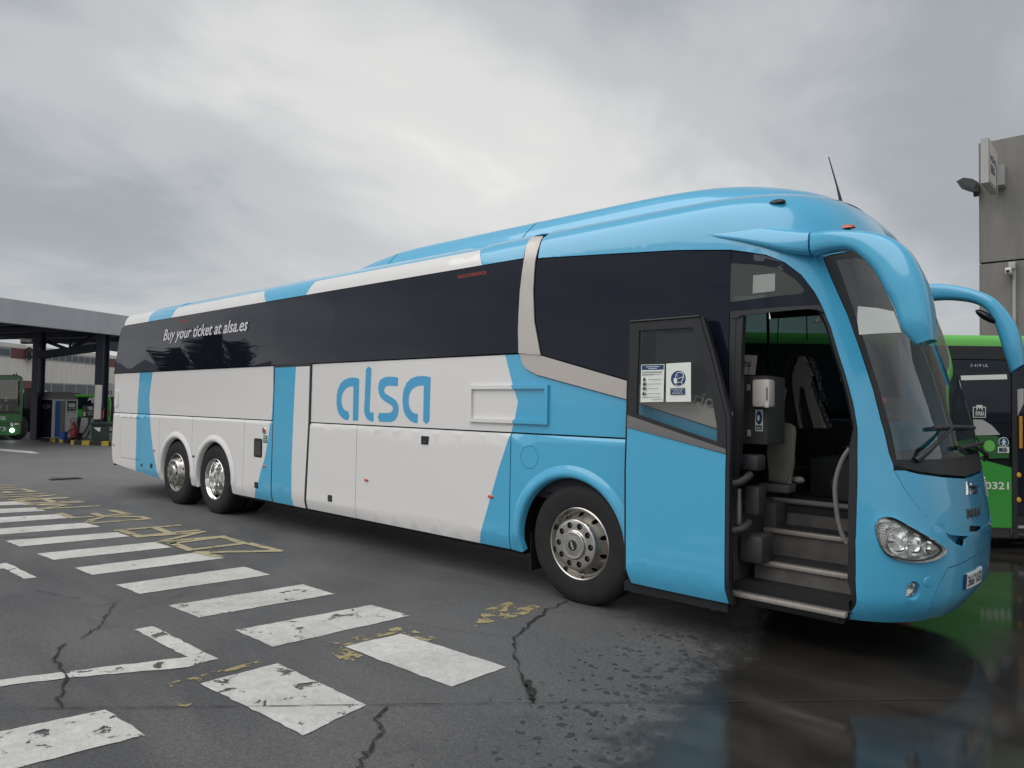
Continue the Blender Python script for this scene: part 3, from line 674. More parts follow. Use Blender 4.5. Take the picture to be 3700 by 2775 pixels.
stk = flat_stack('safety_sticker', SO, [(rect(q_[0][0], q_[1][1], q_[1][0], q_[0][1]), 0)]+[(rect(q_[0][0]+.01, q_[1][1]+.02+.022*k, q_[1][0]-.012, q_[1][1]+.026+.022*k), 1) for k in range(5)], [mat('sticker_green', (.02, .12, .05), .5), paper], coach)
sp_('vent_grille', rrect(-10.53, 1.52, -10.37, 1.80, .01), [white], off=.006, th=.02, grid=(.2, .2)); sp_('vent_plate', rrect(-10.505, 1.55, -10.395, 1.77, .006), [white], off=-.006, grid=(.2, .2))
# writing
LOGO = [[(-3.065,1.926),(-3.069,1.451),(-3.172,1.448),(-3.171,1.842),(-3.223,1.842),(-3.297,1.827),(-3.359,1.789),(-3.396,1.732),(-3.403,1.669),(-3.386,1.619),(-3.352,1.581),(-3.309,1.557),(-3.266,1.554),(-3.237,1.502),(-3.262,1.45),(-3.326,1.456),(-3.392,1.48),(-3.447,1.523),(-3.482,1.579),(-3.5,1.655),(-3.498,1.732),(-3.479,1.808),(-3.427,1.878),(-3.353,1.919),(-3.269,1.939),(-3.185,1.944),(-3.112,1.937)],
 [(-2.894,2.064),(-2.842,2.036),(-2.862,1.565),(-2.838,1.549),(-2.789,1.55),(-2.786,1.45),(-2.845,1.451),(-2.905,1.473),(-2.94,1.509),(-2.962,1.563),(-2.943,2.034)],
 [(-2.374,1.932),(-2.379,1.837),(-2.476,1.844),(-2.541,1.845),(-2.588,1.835),(-2.611,1.805),(-2.609,1.782),(-2.589,1.761),(-2.547,1.744),(-2.472,1.717),(-2.407,1.689),(-2.37,1.648),(-2.356,1.602),(-2.362,1.55),(-2.384,1.504),(-2.428,1.468),(-2.483,1.452),(-2.682,1.45),(-2.714,1.499),(-2.689,1.546),(-2.523,1.55),(-2.477,1.56),(-2.456,1.583),(-2.454,1.607),(-2.479,1.632),(-2.535,1.653),(-2.611,1.681),(-2.669,1.717),(-2.699,1.758),(-2.714,1.806),(-2.71,1.866),(-2.685,1.907),(-2.638,1.93),(-2.572,1.942),(-2.479,1.943)],
 [(-1.856,1.927),(-1.864,1.481),(-1.913,1.448),(-1.961,1.478),(-1.96,1.842),(-2.016,1.843),(-2.084,1.832),(-2.144,1.804),(-2.181,1.759),(-2.197,1.702),(-2.192,1.645),(-2.168,1.594),(-2.129,1.564),(-2.085,1.551),(-2.046,1.551),(-2.045,1.452),(-2.108,1.456),(-2.17,1.475),(-2.232,1.519),(-2.273,1.575),(-2.292,1.644),(-2.295,1.724),(-2.279,1.804),(-2.233,1.873),(-2.164,1.918),(-2.078,1.939),(-1.976,1.943),(-1.909,1.936)]]
for l_ in LOGO: sp_('logo_letter', l_, [decal], off=-.0105, th=0, grid=(.08, .08))
tq = [(-8.49,2.652),(-8.459,2.816),(-5.696,2.638),(-5.703,2.774)]
lettering('slogan_lettering', 'Buy your ticket at alsa.es', SO, tq[0][0], (tq[0][1]+tq[2][1])/2-.07, tq[2][0]-tq[0][0]+.02, tq[1][1]-tq[0][1]+.075, lettr, coach, off=.003, shear=.25, bold=.016)
tq = [(-1.51,2.904),(-1.51,2.929),(-1.119,2.899)]
lettering('exit_lettering', 'SALIDA DE EMERGENCIA', SO, tq[0][0], tq[0][1], tq[2][0]-tq[0][0], .035, redtx, coach)
tq = [(-8.001,2.902),(-7.999,2.927),(-7.606,2.889)]
lettering('exit_lettering', 'SALIDA DE EMERGENCIA', SO, tq[0][0], tq[0][1], tq[2][0]-tq[0][0], .035, redtx, coach)
tq = [(1.013,1.708),(1.213,1.659)]
lettering('chrome_lettering', 'orio', SO, 0, 0, 1, 1, steel, coach, off=.018, th=.014, shear=.25, bold=.01, xz=lambda u, v: (.985+.24*u, 1.712-.058*u+.088*v))
# ------------------------------------------------------------------ rear corner and back
rear = [(.42, -10.50, -10.68), (.48, -10.50, -10.70), (.57, -10.56, -10.72), (.73, -10.602, -10.775), (.93, -10.592, -10.745), (1.2, -10.58, -10.68), (1.43, -10.567, -10.645), (1.8, -10.585, -10.63), (2.118, -10.607, -10.62), (2.48, -10.523, -10.55), (2.82, -10.477, -10.51), (2.95, -10.432, -10.47), (3.0, -10.335, -10.44), (3.1, -10.33, -10.41), (3.2, -10.32, -10.38), (3.30, -10.31, -10.35), (3.335, -10.3, -10.33)]
vs_, fs_ = [], []
for z, xs_, xr in rear:
    iy = smo(INS, z, .012)
    h_ = [(xs_-.006, iy+.001), (xs_*.5+xr*.5, iy+.02), (xr+.006, iy+.06), (xr, iy+.12), (xr-.015, iy+.3), (xr-.05, 1.275)]
    row = h_+[(x, 2.55-y) for x, y in h_[-2::-1]]
    vs_ += [(x, y, z) for x, y in row]
k = 11
for j in range(len(rear)-1):
    for q in range(k-1): a = j*k+q; fs_.append((a, a+k, a+k+1, a+1))
pyd('rear_end', vs_, fs_, [white, darkgl], coach, 40, [1 if 2.11 < vs_[f[0]][2] < 2.94 else 0 for f in fs_])
for q in [(-10.761,0.741)]: lathe('tail_lamp', [(0, .02), (.05, .015), (.065, -.02)], (-10.72, .07, .74), (-.6, -.8, 0), blackp, coach, 20)
# dark shell behind the skins (keeps the shut lines black), floor pan, wheel wells
panel('inner_shell', SO, [(-10.48, .46), (-9.4, .42), (-8.4, .36), (1.30, .36), (1.33, 2.3), (1.33, 2.76), (-.5, 2.92), (-.5, 3.0), (-10.3, 3.0), (-10.45, 2.8), (-10.55, 2.1)], [blackm], coach, holes=[arch_out(i, .345, .0) for i in range(3)], off=-.05, th=0, grid=(.4, .1))
bm = bmesh.new()
for a, b, z_ in ((-10.3, -8.42, .52), (-5.95, -.66, .30), (.55, 2.1, .30)): bm_box(bm, (a, .10, z_), (b, 2.45, z_+.12))
for a, b in ((-8.42, -5.95), (-.66, .55)): bm_box(bm, (a, .35, .38), (b, 2.2, .62)); bm_box(bm, (a, .06, 1.10), (b, 2.49, 1.16))
for a in (-8.40, -7.2, -5.97, -.655, .545): bm_box(bm, (a-.012, .05, .36), (a+.012, 2.5, 1.13))
from_bm('underbody', bm, blackm, coach)
for x0, x1 in ((-.60, -.585), (-8.5, -8.48)): box('mud_flap', (x0, .12, .16), (x1, .42, .5), rubber, coach)
# left side (away from the camera)
def LC(x, z, o_=0): q = SO(x, z, o_); return (q[0], 2.55-q[1], q[2])
panel('left_side_panel', LC, [(1.0, .345), (-10.5, .45), (-10.58, 1.40), (-10.6, 2.118), (-1.3, 2.118), (-1.0, 1.55), (1.0, 1.55)], [white, blue], coach, regions=[([(-.8, .3), (1.5, .3), (1.5, 2.2), (-.8, 2.2)], 1)], holes=[arch_out(i) for i in range(3)], grid=(.5, .1))
panel('side_window', LC, [(-1.3, 2.13), (-10.57, 2.13), (-10.45, 2.9), (-10.3, 3.0), (-1.3, 3.0)], [darkgl], coach, grid=(.8, .1))
panel('roof_edge', LC, [(-10.33, 3.003), (-.5, 3.003), (-.5, 3.33), (-10.33, 3.33)], [blue], coach, grid=(.6, .02))
for a, b in ((-1.29, -.32), (-.30, .62), (.64, 1.86)):
    tp = 2.94 if b < 0 else (2.90 if b < 1 else 2.60)
    panel('left_window', LC, [(b, 1.56), (a, 1.56), (a, tp), (b, tp)], [leftg], coach, grid=(.2, .1), th=0)
    panel('window_pillar', LC, [(b+.02, 1.56), (b, 1.56), (b, tp), (b+.02, tp)], [blackp], coach, grid=(.2, .1), th=.03, off=.005)
panel('roof_edge', LC, [(-1.29, 2.905), (.62, 2.86), (.66, 2.60), (1.90, 2.60), (1.86, 2.75), (1.6, 3.0), (-1.29, 3.0)], [blackp], coach, grid=(.2, .05))
# ------------------------------------------------------------------ front body, roof
def sx(x, z): return x-pars(z)[0]
def mir(pts): return [(2*LQ-s, z) for s, z in pts[::-1]]
pill = [(0.408,2.735),(0.511,2.67),(0.586,2.575),(0.633,2.448),(0.647,2.369),(0.654,2.285),(0.662,2.202),(0.658,2.03),(0.662,1.876),(0.658,1.69),(0.644,1.546),(0.637,1.503),(0.605,1.301),(0.561,1.059),(0.526,0.819),(0.53,0.578),(0.549,0.415)]
bseam = [(1.479, .684), (1.154, .66), (1.116, .627), (1.059, .545), (1.019, .462), (1.023, .422), (1.048, .354), (1.066, .31)]
wsr = [(0.761,2.692),(0.765,2.53),(0.788,2.3),(0.798,2.017),(0.802,1.8),(0.795,1.577),(0.805,1.387),(0.819,1.312)]
wsb = [(.89, 1.289), (.994, 1.265), (1.203, 1.24), (1.563, 1.21)]
lids = [(.815, 1.278), (.863, 1.158), (.945, 1.031), (1.03, .95), (1.131, .896), (1.16, .872), (1.244, .856), (1.463, .834), (LQ, .826)]
wst = [(LQ, 2.80), (1.4, 2.785), (1.0, 2.75), (.83, 2.715)]
hl_ = [(0.644,0.929),(0.675,0.972),(0.724,0.989),(0.782,0.976),(0.873,0.923),(0.97,0.867),(1.104,0.787),(1.085,0.746),(1.016,0.72),(0.914,0.706),(0.822,0.712),(0.727,0.734),(0.675,0.78),(0.647,0.857)]
hl = [tuple(v)[:2] for v in smooth_path([(s, z, 0) for s, z in hl_+hl_[:1]], 3)][:-1]
rec = [(1.143,0.888),(1.194,0.869),(1.287,0.85),(1.453,0.83),(1.388,0.813),(1.374,0.78),(1.346,0.772),(1.244,0.802),(1.151,0.85)]
fogc = [(s, z) for s, z in circ(.876, .528, .05, 20, .062)]
half = [(sx(-.495, 3.33), 3.33), (sx(-.495, 3.26), 3.26), (sx(-.495, 3.17), 3.17), (sx(-.49, 3.08), 3.08), (sx(-.487, 3.0), 3.0), (sx(-.485, 2.975), 2.975)]+[(sx(x, z+.008), z+.008) for x, z in front_top[1:]]+pill
right = half+[(.555, .34), (.575, .31), (.8, .305)]+bseam[::-1]
lefte = [(s, z) for s, z in [(sx(-.495, 3.33), 3.33), (sx(-.49, 3.0), 3.0), (sx(1.55, 2.99), 2.99), (sx(1.62, 2.75), 2.75), (.62, 2.55), (.45, 1.75), (.30, 1.55), (sx(.96, 1.55), 1.55), (sx(.96, .345), .345), (sx(1.3, .31), .31), (.8, .305)]]+bseam[::-1]
outl = right+mir(lefte)
hole = wsr+lids[:-1]+mir(lids[:-1])[0:]+mir(wsr)+mir(wst)[0:]+wst[1:]
front = panel('front_body', FO, outl, [blue], coach, holes=[hole, hl, mir(hl), fogc, mir(fogc), rec], grid=(.09, .04), smooth=50, off=.004)
lid = panel('front_lid', FO, [(s+.007, z-.002) for s, z in lids[:-1]]+[(s-.007, z-.002) for s, z in mir(lids[:-1])]+[(2*LQ-.89, 1.278)]+[(2*LQ-s, z-.012) for s, z in wsb[1:]]+[(s, z-.012) for s, z in wsb[::-1]], [blue], coach, grid=(.09, .04), holes=[[(1.506,0.893),(1.883,0.844),(1.87,0.81),(1.484,0.856)]], smooth=50)
panel('lid_slot', FO, [(1.484,0.901),(1.931,0.845),(1.931,0.793),(1.458,0.85)], [blackm], lid, off=-.03, th=0, grid=(.1, .05))
panel('front_bumper', FO, [(s+.008, z-.008 if z > .6 else z) for s, z in bseam]+[(2*LQ-s-.008, z-.008 if z > .6 else z) for s, z in bseam[::-1]], [blue], coach, grid=(.09, .03), smooth=50)
panel('lower_recess', FO, inset_poly(rec, -.02), [blue], coach, off=-.055, th=0, grid=(.05, .05))
panel('tow_cover', FO, [(1.427,0.824),(1.506,0.795),(1.506,0.727),(1.443,0.723),(1.388,0.754),(1.398,0.789)], [blackp], coach, off=-.012, grid=(.1, .1))
# windscreen with its black border and the dark lower band
wso = wsr[:-1]+[(.805, 1.312)]+wsb+mir(wsb)+[(2*LQ-.805, 1.312)]+mir(wsr[:-1])+mir(wst)+wst[1:]
wsi = inset_poly(wso, .045)
low_ = [(s, z) for s, z in wsi if z > 1.36]
screen = panel('windscreen', FO, inset_poly(wso, .006), [blackp, wsg], coach, regions=[([(max(.845, min(2*LQ-.845, s)), max(1.345, min(2.70, z))) for s, z in wsi], 1)], off=.002, th=.004, grid=(.1, .05), smooth=60)
panel('sun_strip', FO, [(0.88,2.349),(1.027,2.343),(1.182,2.329),(1.186,2.183),(0.98,2.167),(0.825,2.153),(0.842,2.25)], [paper], screen, off=.006, th=.002, grid=(.1, .1))
panel('screen_sticker', FO, [(0.846,1.75),(0.897,1.747),(0.887,1.712),(0.839,1.715)], [redtx], screen, off=-.02, th=.001, grid=(.1, .1))
bm = bmesh.new(); gq = [(0.9,1.741),(1.108,1.734),(1.056,1.609),(0.863,1.621)]
for k in range(13):
    f_ = k/12; a = [gq[0][i]+(gq[3][i]-gq[0][i])*f_ for i in (0, 1)]; b = [gq[1][i]+(gq[2][i]-gq[1][i])*f_ for i in (0, 1)]
    bm_tube(bm, [FO(a[0]+(b[0]-a[0])*t_/4, a[1]+(b[1]-a[1])*t_/4, -.025) for t_ in range(5)], .0035, 4)
from_bm('dash_grille', bm, mgrey, screen)
# wipers
for path in ([(1.154,1.539),(1.388,1.544),(2.043,1.53)], [(1.453,1.405),(1.836,1.409),(2.484,1.406)]):
    w_ = tube('wiper', [FO(s, z, .035) for s, z in path], .016, blackp, coach, 8)
    a0 = path[1]
    tube('wiper_arm', [FO(*a0, .05), FO(*([(1.052,1.397)][0] if path[0][1] > 1.3 and len(path) == 3 and path[0][0] < 1.2 else [(2.478,1.31)][0]), .05), FO(*([(0.987,1.34)][0] if path[0][0] < 1.2 else [(2.478,1.275)][0]), .01)], [.010, .016, .024], blackp, w_, 8)
# badges, plate
def quadmap(q):
    (ax, az), (bx, bz), (cx2, cz2), (dx, dz) = q   # tl tr br bl in a 0..1 square
    return lambda u, v: (ax*(1-u)*v+bx*u*v+cx2*u*(1-v)+dx*(1-u)*(1-v), az*(1-u)*v+bz*u*v+cz2*u*(1-v)+dz*(1-u)*(1-v))
lettering('badge_lettering', 'Irizar', FO, 0, 0, 1, 1, chrome, lid, off=.006, th=.005, bold=.02, xz=quadmap([(1.618,1.176),(2.013,1.152),(1.897,1.075),(1.557,1.092)]))
lettering('badge_lettering', 'MAN', FO, 0, 0, 1, 1, dgrey, lid, off=.006, th=.005, bold=.03, xz=quadmap([(1.495,1.003),(1.897,0.984),(1.826,0.928),(1.468,0.943)]))
lettering('badge_lettering', 'i6', FO, 0, 0, 1, 1, chrome, lid, off=.008, th=.007, bold=.02, xz=quadmap([(2.42, 1.17), (2.75, 1.17), (2.75, 1.0), (2.42, 1.0)]))
pq = [(1.369,0.585),(1.826,0.572),(1.836,0.466),(1.374,0.488)]; pm = quadmap(pq)
def pmq(u0, v0, u1, v1, n=6): return [pm(u0+(u1-u0)*k/n, v0) for k in range(n+1)]+[pm(u1-(u1-u0)*k/n, v1) for k in range(n+1)]
plate = panel('number_plate', FO, pmq(0, 0, 1, 1), [paper, inkb], coach, off=.009, th=.008, grid=(.06, .06), regions=[(pmq(0, 0, .085, 1, 1), 1)])
lettering('plate_lettering', '3667 KGR', FO, .12, .14, .84, .72, ink, plate, off=.0105, bold=.012, xz=pm)
# headlights: gasket, bowl, reflectors, ribs, lens
def headlight(poly, sgn):
    mm = (lambda q: q) if sgn > 0 else (lambda q: (2*LQ-q[0], q[1]))
    pl = poly if sgn > 0 else mir(poly)
    inn = inset_poly(pl, .013)
    h_ = panel('headlight', FO, inset_poly(pl, .002), [blackp], coach, holes=[inn], off=-.004, th=.012, grid=(.05, .05))
    panel('lamp_bowl', FO, inset_poly(pl, .004), [bowlm], h_, off=-.045, th=-.07, grid=(.06, .06))
    for c_, r_ in zip([(0.775,0.836),(0.883,0.812),(0.994,0.8)], (.088, .072, .05)):
        c_ = mm(c_); b_ = Vector(FO(*c_, -.006)); n_ = (Vector(FO(*c_, .1))-Vector(FO(*c_, 0))).normalized()
        n_ = (n_+Vector((1.2, -.1*sgn, 0))).normalized()
        lathe('reflector_bowl', [(r_, 0), (r_*.98, -.01), (r_*.8, -.032), (r_*.5, -.05), (r_*.28, -.056), (r_*.24, -.03), (r_*.12, -.022), (0, -.02)], b_, n_, aluc, h_, 24)
    rq = [mm(q) for q in [(0.675,0.944),(0.717,0.943),(0.703,0.794),(0.675,0.811)]]
    for k in range(10):
        f_ = k/9.4; a = [rq[0][i]+(rq[3][i]-rq[0][i])*f_ for i in (0, 1)]; b = [rq[1][i]+(rq[2][i]-rq[1][i])*f_ for i in (0, 1)]
        tube('lens_rib', [FO(a[0], a[1], -.02), FO(b[0], b[1], -.02)], .0055, wplast, h_, 6)
    for k in range(5):
        a, b = [(1.027,0.774)][0], [(1.085,0.783)][0]
        tube('lens_rib', [FO(*mm((a[0], a[1]+.012*k)), -.02), FO(*mm((b[0], b[1]+.009*k)), -.02)], .004, wplast, h_, 6)
    panel('lamp_lens', FO, inn, [lamp], h_, off=-.006, th=.003, grid=(.05, .05))
headlight(hl, 1); headlight(hl, -1)
for s_g in (0, 1):
    c_ = (.876, .528) if not s_g else (2*LQ-.876, .528); b_ = Vector(FO(*c_, -.02)); n_ = (Vector(FO(*c_, .1))-b_).normalized()
    f_ = lathe('fog_lamp', [(.062, .012), (.055, .004), (.05, -.02), (.046, -.035)], b_, n_, blue, coach, 24)
    lathe('reflector_bowl', [(.046, -.012), (.04, -.03), (.02, -.04), (0, -.03)], b_, n_, aluc, f_, 20)
    lathe('lamp_lens', [(.046, -.008), (.03, .002), (0, .006)], b_, n_, lamp, f_, 20)
lathe('bumper_cap', [(0, .008), (.028, .007), (.034, 0)], FO(*[(0.977,0.582)][0], 0), Vector(FO(*[(0.977,0.582)][0], .1))-Vector(FO(*[(0.977,0.582)][0], 0)), blue, coach, 20)
# roof cap and raised fairing
vs_, fs_ = [], []
ring = [FP(sx(-.4, 3.335)+(2*LQ-2*sx(-.4, 3.335))*k/60, 3.335) for k in range(61)]
ring = [(-10.3, ring[0][1], 3.335)]+ring+[(-10.3, ring[-1][1], 3.335)]
vs_ = ring+[(x, 1.275+(y-1.275)*.5, 3.375) for x, y, z in ring]+[(x*.98, 1.275+(y-1.275)*.02, 3.385) for x, y, z in ring]; k = len(ring)
for j in range(2):
    for q in range(k-1): a = j*k+q; fs_.append((a, a+1, a+k+1, a+k))
    fs_.append((j*k+k-1, j*k, j*k+k, j*k+k+k-1))
pyd('roof', vs_, fs_, blue, coach, 60)
FZ = [3.24, 3.30, 3.36, 3.42, 3.48, 3.53, 3.57, 3.60, 3.622, 3.634]
FB = [(3.24, .86), (3.30, .80), (3.42, .735), (3.5, .68), (3.54, .63), (3.575, .54), (3.60, .44), (3.622, .28), (3.634, .10)]
FX = [(3.24, 1.90), (3.30, 1.80), (3.36, 1.71), (3.42, 1.58), (3.48, 1.42), (3.53, 1.25), (3.57, 1.06), (3.60, .82), (3.622, .45), (3.634, .0)]
FR = [(3.24, -4.05), (3.30, -3.9), (3.36, -3.72), (3.42, -3.5), (3.48, -3.2), (3.53, -2.9), (3.57, -2.5), (3.60, -2.0), (3.622, -1.2), (3.634, -.5)]
zs_ = [3.24+.394*k/26 for k in range(27)]
vs_, fs_ = [], []; NP = 60
for z in zs_:
    b_, xf, xr = smo(FB, z, .008), smo(FX, z, .01), smo(FR, z, .01); a_ = 1.15
    row = []
    for k in range(NP+1):
        s_p = -1+2*k/NP
        s = LQ*(1-abs(s_p)); u, v = unit(s)
        row.append((xf-a_+a_*u, 1.275+(-b_*v if s_p < 0 else b_*v)))
    side = [(xr+(xf-a_-xr)*q/14, row[0][1]) for q in range(14)]
    row = side+row+[(x, 2.55-y) for x, y in side[::-1]]
    vs_ += [(x, y, 3.24+(z-3.24)*.90) for x, y in row]
k = NP+1+28
for j in range(len(zs_)-1):
    for q in range(k-1): a = j*k+q; fs_.append((a, a+1, a+k+1, a+k))
    fs_.append((j*k+k-1, j*k, j*k+k, j*k+2*k-1))
fs_.append(tuple(range((len(zs_)-1)*k, len(zs_)*k)))
me = bpy.data.meshes.new('f'); me.from_pydata(vs_, [], fs_)
c1, c2 = Vector((-1.02, .6, 3.42)), Vector((-3.15, .6, 3.42)); nrm = Vector((1, 0, -.55)).normalized()
for lo, hi in ((None, c2), (c2, c1), (c1, None)):
    bm = bmesh.new(); bm.from_mesh(me)
    if hi: bmesh.ops.bisect_plane(bm, geom=bm.verts[:]+bm.edges[:]+bm.faces[:], plane_co=hi-nrm*.006, plane_no=nrm, clear_outer=True)
    if lo: bmesh.ops.bisect_plane(bm, geom=bm.verts[:]+bm.edges[:]+bm.faces[:], plane_co=lo+nrm*.006, plane_no=-nrm, clear_outer=True)
    fo_ = from_bm('roof_fairing', bm, blue, coach, 60)
bm = bmesh.new(); bm.from_mesh(me)
for v in bm.verts: v.co = Vector((v.co.x*.985, 1.275+(v.co.y-1.275)*.97, v.co.z-.02))
from_bm('fairing_liner', bm, blackm, coach)
for q in [(-2.782,3.43),(-1.805,3.426),(-0.829,3.434)]:
    lathe('fairing_screw', [(0, .004), (.010, .003), (.012, 0)], (q[0], .585, q[1]), (0, -.9, .4), blackm, coach, 10)
an = [(1.762,3.321),(1.734,3.446),(1.67,3.696)]
tube('aerial', [(an[0][0], 1.1, an[0][1]-.06), (an[0][0], 1.1, an[0][1]), (an[1][0], 1.1, an[1][1]), (an[2][0], 1.1, an[2][1])], [.016, .013, .007, .004], blackp, coach, 8)
for c_, m_ in (([(1.597,3.123)], blackp), ([(1.997,2.922)], amber)):
    b_ = Vector((c_[0][0], SP(*c_[0])[1], c_[0][1]))
    bm = bmesh.new(); bm_lathe(bm, [(0, .05), (.03, .047), (.055, .03), (.065, 0)], (0, 0, 0), (0, 0, 1), 20)
    for v in bm.verts: v.co = b_+Vector((v.co.x, v.co.y*.5, v.co.z*.55))
    from_bm('marker_lamp', bm, m_, coach)
# mirror arms
def arm(name, st, end, parent=coach, sk=0.0):
    # st: (top(x,z), bottom(x,z), y centre, y half width)
    S_ = [Vector((*a, *b, y, w)) if False else (a[0], a[1], b[0], b[1], y, w) for a, b, y, w in st]
    out = []
    n = 5
    for i in range(len(S_)-1):
        p0, p1, p2, p3 = S_[max(i-1, 0)], S_[i], S_[i+1], S_[min(i+2, len(S_)-1)]
        for k in range(n):
            t_ = k/n
            out.append([.5*(2*b+(-a+c_)*t_+(2*a-5*b+4*c_-d)*t_*t_+(-a+3*b-3*c_+d)*t_**3) for a, b, c_, d in zip(p0, p1, p2, p3)])
    out.append(list(S_[-1])); vs_, fs_ = [], []; K = 20
    for i_, (tx, tz, bx, bz, y, w) in enumerate(out):
        lean = sk*(1-i_/max(1, len(out)-1))
        cx, cz, hx, hz_ = (tx+bx)/2, (tz+bz)/2, (tx-bx)/2, (tz-bz)/2
        for k in range(K):
            a = 2*math.pi*k/K; c_, s = math.cos(a), math.sin(a)
            c2_, s2 = math.copysign(abs(c_)**.62, c_), math.copysign(abs(s)**.62, s)
            vs_.append((cx+hx*s2, y+w*c2_+lean*s2, cz+hz_*s2))
    for j in range(len(out)-1):
        for k in range(K): fs_.append((j*K+k, j*K+(k+1) % K, (j+1)*K+(k+1) % K, (j+1)*K+k))
    fs_.append(tuple(range(K))); fs_.append(tuple(reversed(range((len(out)-1)*K, len(out)*K))))
    bm = bmesh.new(); me_ = bpy.data.meshes.new('a'); me_.from_pydata(vs_, [], fs_); bm.from_mesh(me_); bmesh.ops.recalc_face_normals(bm, faces=bm.faces)
    return from_bm(name, bm, blue, parent, 50)
ra = list(zip([(1.876,2.852)]+[(2.033,2.829)]+[(2.218,2.786)]+[(2.371,2.723)]+[(2.482,2.622)]+[(2.551,2.491)]+[(2.595,2.355)]+[(2.618,2.2)]+[(2.622,2.075)],
 [(1.876,2.697)]+[(2.028,2.694)]+[(2.151,2.67)]+[(2.242,2.585)]+[(2.312,2.487)]+[(2.365,2.373)]+[(2.412,2.271)]+[(2.454,2.138)]+[(2.526,2.044)],
 (0.112, 0.05, 0.0, -0.04, -0.06, -0.07, -0.07, -0.07, -0.07), (0.083, 0.083, 0.088, 0.095, 0.105, 0.115, 0.122, 0.125, 0.1)))
mr = arm('mirror_arm', ra, None)
rb = list(zip([(1.08,3.092)]+[(1.381,3.009)]+[(1.555,2.956)]+[(1.711,2.903)]+[(1.862,2.857)], [(1.081,2.936)]+[(1.382,2.846)]+[(1.555,2.786)]+[(1.712,2.731)]+[(1.862,2.699)], (.175, .150, .138, .128, .117), (.085, .102, .10, .095, .085)))
arm('mirror_arm_root', rb, None, sk=.075)
la = list(zip([(1.683,2.789),(1.921,2.819),(2.111,2.83),(2.275,2.804),(2.448,2.744),(2.604,2.647),(2.735,2.447),(2.786,2.272),(2.804,2.069)], [(1.683,2.628),(1.92,2.666),(2.11,2.671),(2.275,2.665),(2.447,2.62),(2.553,2.525),(2.619,2.333),(2.661,2.157),(2.707,1.992)], (2.5, 2.58, 2.62, 2.64, 2.65, 2.66, 2.67, 2.67, 2.67), (.07, .07, .07, .075, .085, .10, .115, .12, .10)))
ml = arm('mirror_arm', la, None)
lq = [(2.539,2.494)]
bm = bmesh.new(); bmesh.ops.create_uvsphere(bm, u_segments=16, v_segments=10, radius=1)
for v in bm.verts: v.co = Vector((lq[0][0]+v.co.x*.085, 2.6+v.co.y*.06, lq[0][1]+v.co.z*.042-v.co.x*.055))
from_bm('wide_angle_mirror', bm, darkgl, ml)
# ------------------------------------------------------------------ wheels
def tyre_bm(bm, cx, y0, cz, sgn=1, rr=.518):
    pr = [(.285, -.03), (.296, -.002), (.306, .006), (.34, .012), (.39, .018), (.44, .016), (.47, .006), (.492, -.012), (.508, -.03), (rr-.002, -.05)]
    gr = [-.09, -.13, -.17, -.21]
    for g_ in gr: pr += [(rr, g_+.008), (rr-.012, g_+.006), (rr-.012, g_-.006), (rr, g_-.008)]
    pr += [(rr-.002, -.25), (.508, -.27), (.49, -.288), (.44, -.312), (.36, -.312), (.30, -.296), (.285, -.27)]
    n0 = len(bm.verts)
    bm_lathe(bm, pr, (cx, y0, cz), (0, -1, 0), 64)
    bm.verts.ensure_lookup_table()
    for v in bm.verts[n0:]:
        if v.co.z < .03:
            d = .03-v.co.z; v.co.z = max(.0012, v.co.z)
            v.co.y += (-1 if v.co.y < y0+.14 else 1)*max(0, d)*.35
